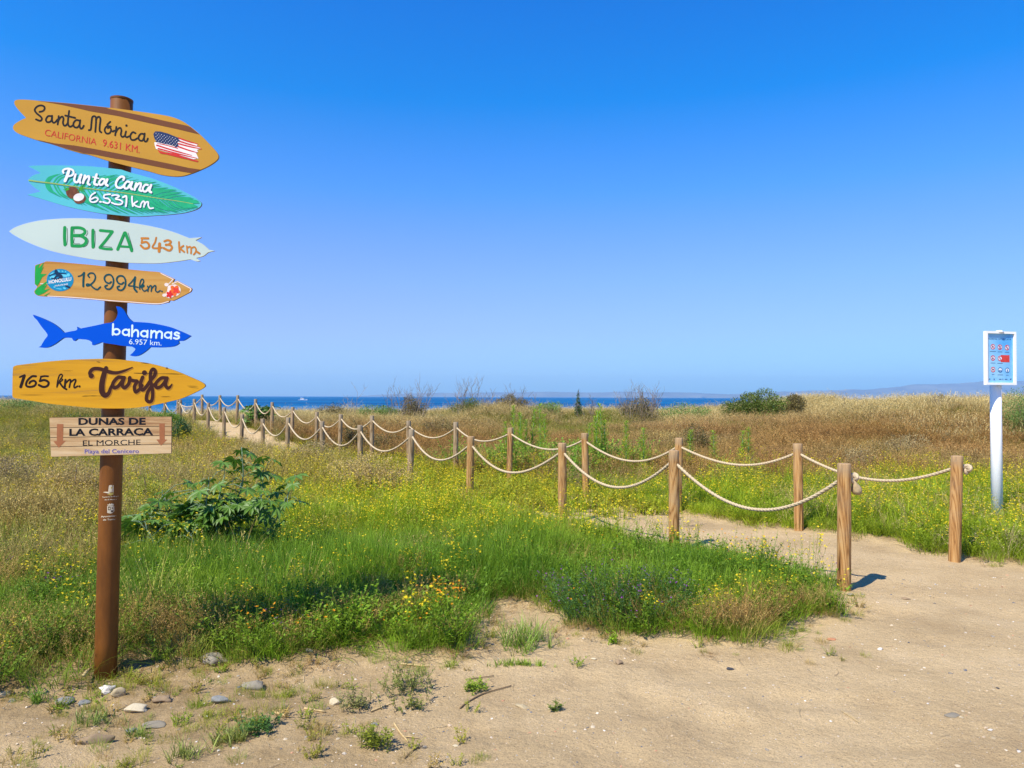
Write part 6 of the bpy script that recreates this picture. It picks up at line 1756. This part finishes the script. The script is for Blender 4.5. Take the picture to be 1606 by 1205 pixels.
# bare twiggy stalks on the skyline
TW = paint('dead_twigs', (0.24, 0.19, 0.14), 0.9, 0.3, 20)
def twigs(label, px, pt, Y, wpx, n, seed):
    rn = random.Random(seed); c = at(px, 640, Y); gz = float(ground_z(c[0], Y)); H = at(px, pt, Y)[2] - gz; W = wpx * Y / F
    o = empty('dead_bush', (c[0], Y, gz), label, 'dead bush'); mb = MB()
    def grow(p, d, L, r, dep):
        pts = [p]; dd = Vector(d)
        for k in range(4):
            dd = (dd + Vector((rn.uniform(-.25, .25), rn.uniform(-.25, .25), rn.uniform(-.05, .2)))).normalized(); pts.append(pts[-1] + dd * L / 4)
        mb.tube(pts, [r * (1 - 0.15 * i) for i in range(5)], 3, cap=False)
        if dep:
            for j in range(rn.randint(3, 5)):
                q = pts[rn.randint(1, 4)]; grow(q, dd * 0.7 + Vector((rn.uniform(-1, 1), rn.uniform(-.6, .6), rn.uniform(0, .8))), L * rn.uniform(.3, .5), r * .6, dep - 1)
    for k in range(n):
        x = rn.uniform(-.5, .5)
        grow(Vector((c[0] + x * W, Y + rn.uniform(-.3, .3), gz)), (x * 0.4, 0, 1), H * (1 - 0.6 * abs(x)) * rn.uniform(.55, .95), 0.010, 2)
    mb.obj('branches', TW, o)
twigs('bare grey twigs on the skyline, first clump right of the yellow sign', 640, 598, 26, 52, 18, 1)
twigs('tall bare twigs on the skyline left of the brown green shrub', 738, 596, 26.5, 54, 18, 2)
twigs('sparse bare twigs sticking out of the brown shrub on the skyline', 800, 608, 26.6, 60, 14, 3)
twigs('spreading bare twigs on the skyline left of the large dark shrub', 1002, 597, 26, 54, 24, 4)
twigs('single thin bare stalks on the skyline above the path fence', 553, 603, 26, 10, 2, 5)
twigs('thin lone stalk in the straw right of the olive shrub', 1324, 602, 26, 6, 1, 6)
twigs('few short twigs on the skyline between the sapling and the spreading twigs', 925, 612, 26, 40, 9, 7)
twigs('low dark twigs in the straw grass left of the white sign', 1478, 615, 25, 34, 8, 8)

# ------------------------------------------------------------------ vetch bush at the edge of the sand
def vetch_bush():
    c = gxy(985, 990); rn = random.Random(4); gz = float(ground_z(c[0], c[1]))
    root = empty('vetch_bush', (c[0], c[1], gz), 'dark green bushy vetch with many tiny violet flowers at the edge of the sand', 'plant')
    VM = leafmat('vetch_leaf', (0.085, 0.18, 0.035), trans=0.3, var=0.45)
    LV, LF, LA = [], [], []; FV, FF, FA = [], [], []
    def add(Vs, Fs, As, V, Fc, v):
        b = len(Vs); Vs += [tuple(p) for p in V]; Fs += [tuple(i + b for i in f) for f in Fc]; As += [v] * len(V)
    for k in range(430):
        x = rn.uniform(-0.44, 0.42); y = rn.uniform(-0.02, 0.55)
        if (x / 0.45) ** 2 + ((y - 0.26) / 0.33) ** 2 > 1: continue
        h = (0.34 - 0.10 * abs(x)) * rn.uniform(0.6, 1.1) * (0.6 + 0.4 * min(1, y / 0.15 + 0.4))
        p = np.array([c[0] + x, c[1] + y, gz - 0.01]); lean = np.array([x * 0.35 + rn.uniform(-.06, .06), -0.10 * (0.3 - y) * 3 + rn.uniform(-.06, .06), h])
        pts = [p + lean * t * np.array([t, t, 1]) for t in (0, .33, .66, 1)]
        V, Fc = stem(pts, 0.0016, 0.0008); v0 = rn.random() * 0.6; add(LV, LF, LA, V, Fc, v0)
        for j in range(16):
            t = rn.uniform(0.12, 1.0); i = min(2, int(t * 3)); b = pts[i] + (pts[i + 1] - pts[i]) * (t * 3 - i)
            a = rn.uniform(0, 6.28)
            V, Fc = leaf4(b, (math.cos(a), math.sin(a), rn.uniform(-.1, .8)), rn.uniform(0.014, 0.03), 0.007); add(LV, LF, LA, V, Fc, min(1, v0 + rn.random() * .4))
        if rn.random() < 0.42:
            for j in range(rn.randint(1, 3)):
                b = pts[3] - np.array([0, 0, 0.02 * j]) + np.array([rn.uniform(-.012, .012)] * 2 + [0.004]); V, Fc = flower(b, rn.uniform(.006, .009), rn, 4); add(FV, FF, FA, V, Fc, rn.random())
    mesh('foliage', LV, LF, VM, root, attrs={'var': LA})
    VIOF = leafmat('vetch_petal', (0.22, 0.04, 0.26), trans=0.3, var=0.6)
    o = mesh('flowers', FV, FF, VIOF, root, attrs={'var': FA}); o['kind'] = 'stuff'
vetch_bush()

# ------------------------------------------------------------------ single weeds on the sand
def weed(label, px, py, w, h, colr, seed, kind='herb', n=26, cat='weed', d2=None):
    c = gxy(px, py); rn = random.Random(seed); gz = float(ground_z(c[0], c[1])); W = w * c[1] / F; H = h * c[1] / F
    m = leafmat('weed_leaf', (min(1, colr[0] * 1.7), colr[1] * 1.35, colr[2] * 1.1), trans=0.3, var=0.5); V_, F_, A_ = [], [], []
    def add(V, Fc, v):
        b = len(V_); V_.extend(tuple(p) for p in V); F_.extend(tuple(i + b for i in f) for f in Fc); A_.extend([v] * len(V))
    for k in range(n):
        x = rn.gauss(0, 0.26) * W; y = rn.gauss(0, 0.2) * (d2 or W)
        p = np.array([c[0] + x, c[1] + y, float(ground_z(c[0] + x, c[1] + y)) - 0.003])
        if kind == 'grass':
            for j in range(7):
                V, Fc, _ = blade(p + [rn.uniform(-.01, .01), rn.uniform(-.01, .01), 0], rn.uniform(0, 6.28), H * rn.uniform(.5, 1.1), rn.uniform(.1, .9), rn.uniform(.05, .4), 0.0035, 3, rn); add(V, Fc, rn.random())
        else:
            a = rn.uniform(0, 6.28); l = rn.uniform(0.1, 0.7)
            tip = p + np.array([math.cos(a) * H * l, math.sin(a) * H * l, H * rn.uniform(.5, 1.05)]); pts = [p, (p + tip) / 2 + [0, 0, 0.01], tip]
            V, Fc = stem(pts, .0014, .0007); add(V, Fc, 0.3)
            for j in range(11):
                t = rn.uniform(.1, 1); b = p + (tip - p) * t; aa = rn.uniform(0, 6.28)
                V, Fc = leaf4(b, (math.cos(aa), math.sin(aa), rn.uniform(0, .7)), rn.uniform(.012, .026), .008); add(V, Fc, rn.random())
    o = mesh('weed' if cat == 'weed' else 'grass_tuft', V_, F_, m, attrs={'var': A_}); tag(o, label, cat)
weed('small yellowish green weed at the bottom edge of the bare sand', 588, 1172, 44, 34, (0.14, 0.20, 0.02), 1, n=40)
weed('bright low strip of grass on the bare sand in the middle', 815, 1044, 90, 14, (0.15, 0.27, 0.03), 2, 'grass', 40, 'grass', 0.08)
weed('bright green tuft below the low strip of grass', 748, 1080, 44, 16, (0.16, 0.28, 0.02), 3, n=30)
weed('upright ragged weed clump at the centre left of the sand', 640, 1082, 90, 44, (0.14, 0.20, 0.05), 4, n=60)
weed('grey green clump left of the ragged weeds beside the cream stone', 560, 1108, 60, 30, (0.16, 0.20, 0.07), 5, n=34)
weed('dark clover-like patch low at the left of the bottom edge', 405, 1146, 62, 22, (0.055, 0.15, 0.03), 6, n=42)
weed('tiny bright green plant in front of the violet vetch', 961, 1008, 24, 16, (0.17, 0.34, 0.02), 7, n=16)
weed('patch of soft green grass in the sandy notch of the plot', 822, 1012, 66, 54, (0.12, 0.23, 0.03), 8, 'grass', 46, 'grass', 0.3)
weed('small dark sprig right of the flat tan stone', 871, 1116, 14, 18, (0.09, 0.16, 0.02), 9, n=9)
weed('tiny brown green sprig on the sand below the notch', 647, 1112, 40, 20, (0.12, 0.17, 0.03), 10, n=16)
weed('low grass tuft just below the foot of the signpost', 215, 1146, 46, 22, (0.13, 0.21, 0.04), 11, 'grass', 16, 'grass')
weed('grass tuft beside the long flat stone', 150, 1128, 80, 26, (0.13, 0.21, 0.05), 12, 'grass', 24, 'grass')
weed('pale green star-leaved tuft at the lower left, right of the stones', 360, 1165, 60, 30, (0.17, 0.24, 0.07), 13, 'grass', 24, 'grass')
weed('upright tuft with pale stalks near the bottom left edge', 290, 1188, 44, 36, (0.15, 0.22, 0.05), 14, 'grass', 16, 'grass')
weed('sprig of green grass between the blue grey stones left of the signpost', 60, 1098, 26, 30, (0.12, 0.25, 0.03), 15, 'grass', 12, 'grass')

# ------------------------------------------------------------------ stones
def stonemat(name, c):
    m, nt, out = newmat(name)
    tc = N(nt, 'ShaderNodeTexCoord'); n1 = N(nt, 'ShaderNodeTexNoise', Scale=38.0, Detail=8.0, Roughness=0.7); nt.links.new(tc.outputs['Object'], n1.inputs['Vector'])
    r = ramp(nt, n1.outputs[0], [(0.3, [q * 0.6 for q in c]), (0.5, c), (0.75, [min(1, q * 1.35) for q in c])])
    p = N(nt, 'ShaderNodeBsdfPrincipled', Roughness=0.85); p.inputs['Specular IOR Level'].default_value = 0.2
    b = N(nt, 'ShaderNodeBump', Strength=0.8, Distance=0.004); nt.links.new(n1.outputs[0], b.inputs['Height']); nt.links.new(b.outputs[0], p.inputs['Normal'])
    nt.links.new(r.outputs[0], p.inputs['Base Color']); nt.links.new(p.outputs[0], out.inputs[0]); return m
SM = {'grey': stonemat('stone_grey', (0.30, 0.26, 0.19)), 'blue': stonemat('stone_blue', (0.26, 0.26, 0.24)), 'tan': stonemat('stone_tan', (0.48, 0.38, 0.22)), 'white': stonemat('stone_white', (0.72, 0.66, 0.56)),
      'brown': stonemat('stone_brown', (0.34, 0.24, 0.14)), 'cream': stonemat('stone_cream', (0.62, 0.52, 0.34)), 'dark': stonemat('stone_dark', (0.07, 0.07, 0.075)), 'orange': stonemat('stone_orange', (0.55, 0.25, 0.12))}
import bmesh
def rock_mesh(seed, rough):
    bm = bmesh.new(); bmesh.ops.create_icosphere(bm, subdivisions=3, radius=1)
    rn = random.Random(seed); off = Vector((rn.uniform(0, 50), rn.uniform(0, 50), 0))
    cuts = [(Vector((rn.uniform(-1, 1), rn.uniform(-1, 1), rn.uniform(-.6, 1))).normalized(), rn.uniform(.5, .8)) for _ in range(10)]
    for v in bm.verts:
        for nrm, d in cuts:
            e = v.co.dot(nrm) - d
            if e > 0: v.co -= nrm * e * 0.97
        v.co += v.co.normalized() * (mnoise.noise(v.co * 1.6 + off) * 0.18 * rough + mnoise.noise(v.co * 4 + off) * 0.08 * rough + mnoise.noise(v.co * 11 + off) * 0.03 * rough)
    me = bpy.data.meshes.new('stone'); bm.to_mesh(me); bm.free(); return me
def stone(label, px, py, w, hr, mt, rough=1.0, seed=0, yaw=0.0, depth=0.75):
    c = gxy(px, py); W = w * c[1] / F * 0.5; me = rock_mesh(seed, rough); me.materials.append(SM[mt])
    me.polygons.foreach_set('use_smooth', np.ones(len(me.polygons), bool))
    o = bpy.data.objects.new('stone', me); COL.objects.link(o)
    o.scale = (W * 1.1, W * depth, W * hr); o.rotation_euler = (0, 0.06, yaw)
    o.location = (c[0], c[1], float(ground_z(c[0], c[1])) + W * hr * 0.35); tag(o, label, 'stone')
stone('rough grey brown rock half buried at the grass edge right of the signpost', 336, 1040, 46, .55, 'grey', 1.6, 1)
stone('grey stone at the grass edge, just right of the rough rock', 396, 1031, 30, .5, 'grey', 1, 2)
stone('smooth rounded grey stone on the bare sand below the grass', 400, 1074, 38, .45, 'grey', .6, 3)
stone('angular blue grey stone left of the smooth rounded grey one', 348, 1097, 31, .55, 'blue', .8, 4)
stone('long flat grey brown slab at the lower left', 149, 1160, 54, .32, 'brown', .8, 5, 0.25, .45)
stone('squarish blue grey stone left of the signpost foot', 103, 1097, 27, .6, 'blue', .6, 6)
stone('smaller flat blue grey stone next to the squarish one', 131, 1098, 21, .45, 'blue', .6, 7)
stone('crumbly white stone at the foot of the signpost', 168, 1083, 25, .6, 'white', 2.2, 8)
stone('wedge shaped beige stone beside the crumbly white one', 185, 1090, 25, .75, 'tan', .9, 9)
stone('knobbly ochre rock right of the signpost foot', 256, 1096, 32, .55, 'brown', 2.2, 10)
stone('flat pale beige stone below the signpost', 215, 1110, 44, .35, 'cream', .8, 11)
stone('flat grey stone below the pale beige one', 241, 1132, 36, .3, 'grey', .8, 12)
stone('small bluish stone left of the flat grey one', 208, 1140, 22, .3, 'blue', .8, 13)
stone('cream stone at the far left edge', 8, 1090, 18, .6, 'cream', .9, 14)
stone('small grey pebble beside the cream stone at the left edge', 18, 1098, 13, .5, 'grey', .7, 15)
stone('round cream stone beside the ragged weeds', 525, 1101, 19, .75, 'cream', .8, 16)
stone('small dark grey stone at the grass edge', 484, 1031, 13, .7, 'grey', .7, 17)
stone('small bluish pebble right of the ragged weeds', 588, 1136, 11, .5, 'blue', .7, 18)
stone('thin flat tan stone lying on the bare sand', 818, 1106, 26, .22, 'tan', .8, 19, -0.4, .5)
stone('flush pale stone at the bottom middle of the sand', 715, 1168, 13, .25, 'cream', .8, 20)
stone('small grey brown stone below the vetch', 971, 1042, 17, .5, 'brown', 1, 21)
stone('dark slate chip below the right end of the vetch', 1146, 1045, 13, .4, 'dark', .8, 22)
stone('oval brown stone on the path beyond the front post', 1421, 940, 14, .4, 'brown', .8, 23)
stone('small white stone on the sand right of the grass tip', 1380, 1021, 9, .6, 'white', .8, 24)
stone('broad grey stone flush with the sand at the right', 1493, 1123, 27, .15, 'grey', .8, 25)
stone('small pink white pebble right of the flush grey stone', 1508, 1127, 8, .6, 'cream', .8, 26)
stone('dark green black pebble near the right edge', 1565, 1081, 6, .6, 'dark', .8, 27)
stone('grey stone at the foot of the front post', 1333, 936, 12, .5, 'grey', .8, 28)
stone('broken orange tile piece at the tip of the grass', 1304, 1006, 16, .2, 'orange', 1.2, 29)
stone('white pebble in the lower right corner', 1598, 1180, 8, .6, 'white', .8, 30)
stone('white chip near the right edge above the flush stone', 1553, 1145, 9, .35, 'white', .8, 31)
stone('pinkish pebble left of the small grey brown stone', 931, 1035, 10, .5, 'cream', .8, 32)

# ------------------------------------------------------------------ sticks lying on the sand
ST = paint('dry_stick', (0.52, 0.38, 0.18), 0.85, 0.25, 40); STD = paint('dark_stick', (0.22, 0.15, 0.08), 0.85, 0.25, 40)
def stick(label, pts, r, m, lift=0.006):
    P = [];
    for x, y in pts:
        c = gxy(x, y); P.append((c[0], c[1], float(ground_z(c[0], c[1])) + lift))
    C = crom(P, 5); mb = MB(); mb.tube(C, [r * (1 - 0.4 * i / len(C)) for i in range(len(C))], 6)
    tag(mb.obj('dry_stick', m, None, True), label, 'stick')
def c2(p): return (p[0] / 3.212 + 400, p[1] / 3.212 + 980)
stick('curved grey brown stick on the sand below the notch', [c2(p) for p in [(1033, 424), (1080, 385), (1160, 342), (1290, 308)]], .0045, STD)
stick('pale straw stem slanting on the sand at the bottom middle', [c2(p) for p in [(700, 498), (735, 550), (772, 592)]], .005, ST)
stick('short straw piece crossing the slanting stem', [c2(p) for p in [(760, 565), (830, 568)]], .003, ST)
stick('split reed piece right of the ragged weeds', [c2(p) for p in [(582, 436), (640, 415), (702, 398)]], .005, ST)
stick('short pale reed piece below the cream stone', [c2(p) for p in [(248, 426), (355, 434)]], .006, ST)
stick('pale reed stub left of the short reed piece', [c2(p) for p in [(92, 445), (170, 470)]], .006, ST)
stick('thin dark twig at the bottom centre', [c2(p) for p in [(752, 682), (800, 640), (845, 610)]], .003, STD)
stick('long reed lying along the grass edge at the notch', [c2(p) for p in [(735, 205), (880, 210)]], .006, ST)
stick('thin straw on the sand right of the middle', [(1320, 1117), (1347, 1131)], .0025, ST)
stick('pale dry leaf sheath leaning at the signpost foot', [(131, 1070), (140, 1060), (148, 1050)], .010, ST, 0.02)
stick('dark twig by the grass edge left of the vetch', [(735, 1066), (775, 1060)], .003, STD)

# ------------------------------------------------------------------ gravel and straw bits
def small_stuff():
    r = np.random.default_rng(77)
    m, nt, out = newmat('pebble')
    a = N(nt, 'ShaderNodeAttribute', attribute_type='INSTANCER', attribute_name='tint')
    p = N(nt, 'ShaderNodeBsdfPrincipled', Roughness=0.8); p.inputs['Specular IOR Level'].default_value = 0.2
    nt.links.new(a.outputs['Color'], p.inputs['Base Color']); nt.links.new(p.outputs[0], out.inputs[0])
    c = new_proto('pebble')
    for k in range(6):
        bm = bmesh.new(); bmesh.ops.create_icosphere(bm, subdivisions=1, radius=1); rn = random.Random(k)
        for v in bm.verts: v.co *= rn.uniform(.7, 1.15); v.co.z *= .55
        me = bpy.data.meshes.new('pebble%d' % k); bm.to_mesh(me); bm.free(); me.materials.append(m); c.objects.link(bpy.data.objects.new('pebble%d' % k, me))
    c = new_proto('straws')
    for k in range(6):
        rn = random.Random(k + 50); pts = [np.array([0, 0, .004])]; a0 = rn.uniform(0, 6.28)
        for j in range(3): a0 += rn.uniform(-.5, .5); pts.append(pts[-1] + [math.cos(a0) * .02, math.sin(a0) * .02, rn.uniform(-.002, .003)])
        V, Fc = stem(pts, .0013, .0007); c.objects.link(arr_mesh('straws%d' % k, [(V, Fc, 0, rn.random())], [DRYM]))
    def sand(X, Y): return (1 - vegmask(X, Y)) * 1.0
    P = sample(lambda X, Y: sand(X, Y) * np.clip(0.15 + 1.6 * (nz(X, Y, 1.2, 131) - 0.35) + 0.5 * (X < -0.5), 0.08, 1), 2.4, 12, lambda y: 420 if y < 6 else 150, r)
    n = len(P); pal = np.array([(0.66, 0.56, 0.42), (0.5, 0.38, 0.24), (0.3, 0.26, 0.2), (0.72, 0.68, 0.6), (0.14, 0.15, 0.17), (0.5, 0.26, 0.15), (0.42, 0.33, 0.2), (0.55, 0.45, 0.3)])
    tn = pal[r.choice(len(pal), n, p=[.14, .26, .16, .03, .07, .05, .17, .12])] * r.uniform(.8, 1.1, (n, 1))
    sz = 0.0016 + 0.0026 * r.exponential(1.0, n); sz = np.clip(sz, 0.0016, 0.014)
    scatter('gravel', 'pebble', z3(P) + [0, 0, .004], sz, tn, 'small pebbles and grit strewn over the sand', 'gravel', r, 0.3)
    P = sample(lambda X, Y: sand(X, Y) * np.clip(nz(X, Y, .9, 141) * 2 - .5, .1, 1) * (0.4 + 0.6 * (X < 0)), 2.4, 9, lambda y: 60, r)
    n = len(P)
    scatter('straw_bits', 'straws', z3(P) + [0, 0, .004], r.uniform(.5, 1.6, n), np.clip(mixc((0.62, .5, .3), (.35, .24, .13), r.uniform(0, 1, n)), 0, 1), 'bits of dry straw and twigs on the sand', 'straw', r, 0.05)
small_stuff()

# ------------------------------------------------------------------ boat far out
def boat():
    Y = 900; c = at(475, 628, Y); z = SEA_Z
    root = empty('motorboat', (c[0], Y, z), 'small white motorboat far out on the sea', 'boat')
    wm = paint('boat_white', (0.8, 0.8, 0.8), 0.4); dm = paint('boat_window', (0.05, 0.06, 0.08), 0.3)
    L = 11.0; S = []
    for k in range(9):
        t = k / 8; x = c[0] - L / 2 + L * t; w = 1.7 * (1 - max(0, t - .5) ** 2 * 3.6); w = max(w, .08); sh = 1.1 + .7 * max(0, t - .4)
        S.append([(x, Y - w, z + sh), (x, Y - w * .7, z - .1), (x, Y + w * .7, z - .1), (x, Y + w, z + sh)])
    V = [p for s in S for p in s]; Fc = [(i * 4 + k, i * 4 + (k + 1) % 4, (i + 1) * 4 + (k + 1) % 4, (i + 1) * 4 + k) for i in range(8) for k in range(4)] + [(0, 1, 2, 3), (35, 34, 33, 32)]
    mesh('hull', V, Fc, wm, root)
    mb = MB(); mb.box((c[0] - .8, Y, z + 2.0), (4.4, 2.2, 1.5)); mb.obj('cabin', wm, root)
    mb = MB(); mb.box((c[0] - .8, Y, z + 2.25), (4.5, 2.3, .5)); mb.obj('window', dm, root)
    mb = MB(); mb.box((c[0] - 1.4, Y, z + 3.0), (2.6, 2.0, .15)); mb.obj('roof', wm, root)
    mb = MB(); mb.tube([(c[0] - 2, Y, z + 3), (c[0] - 2.2, Y, z + 4.4)], .06, 5); mb.obj('mast', wm, root)
boat()
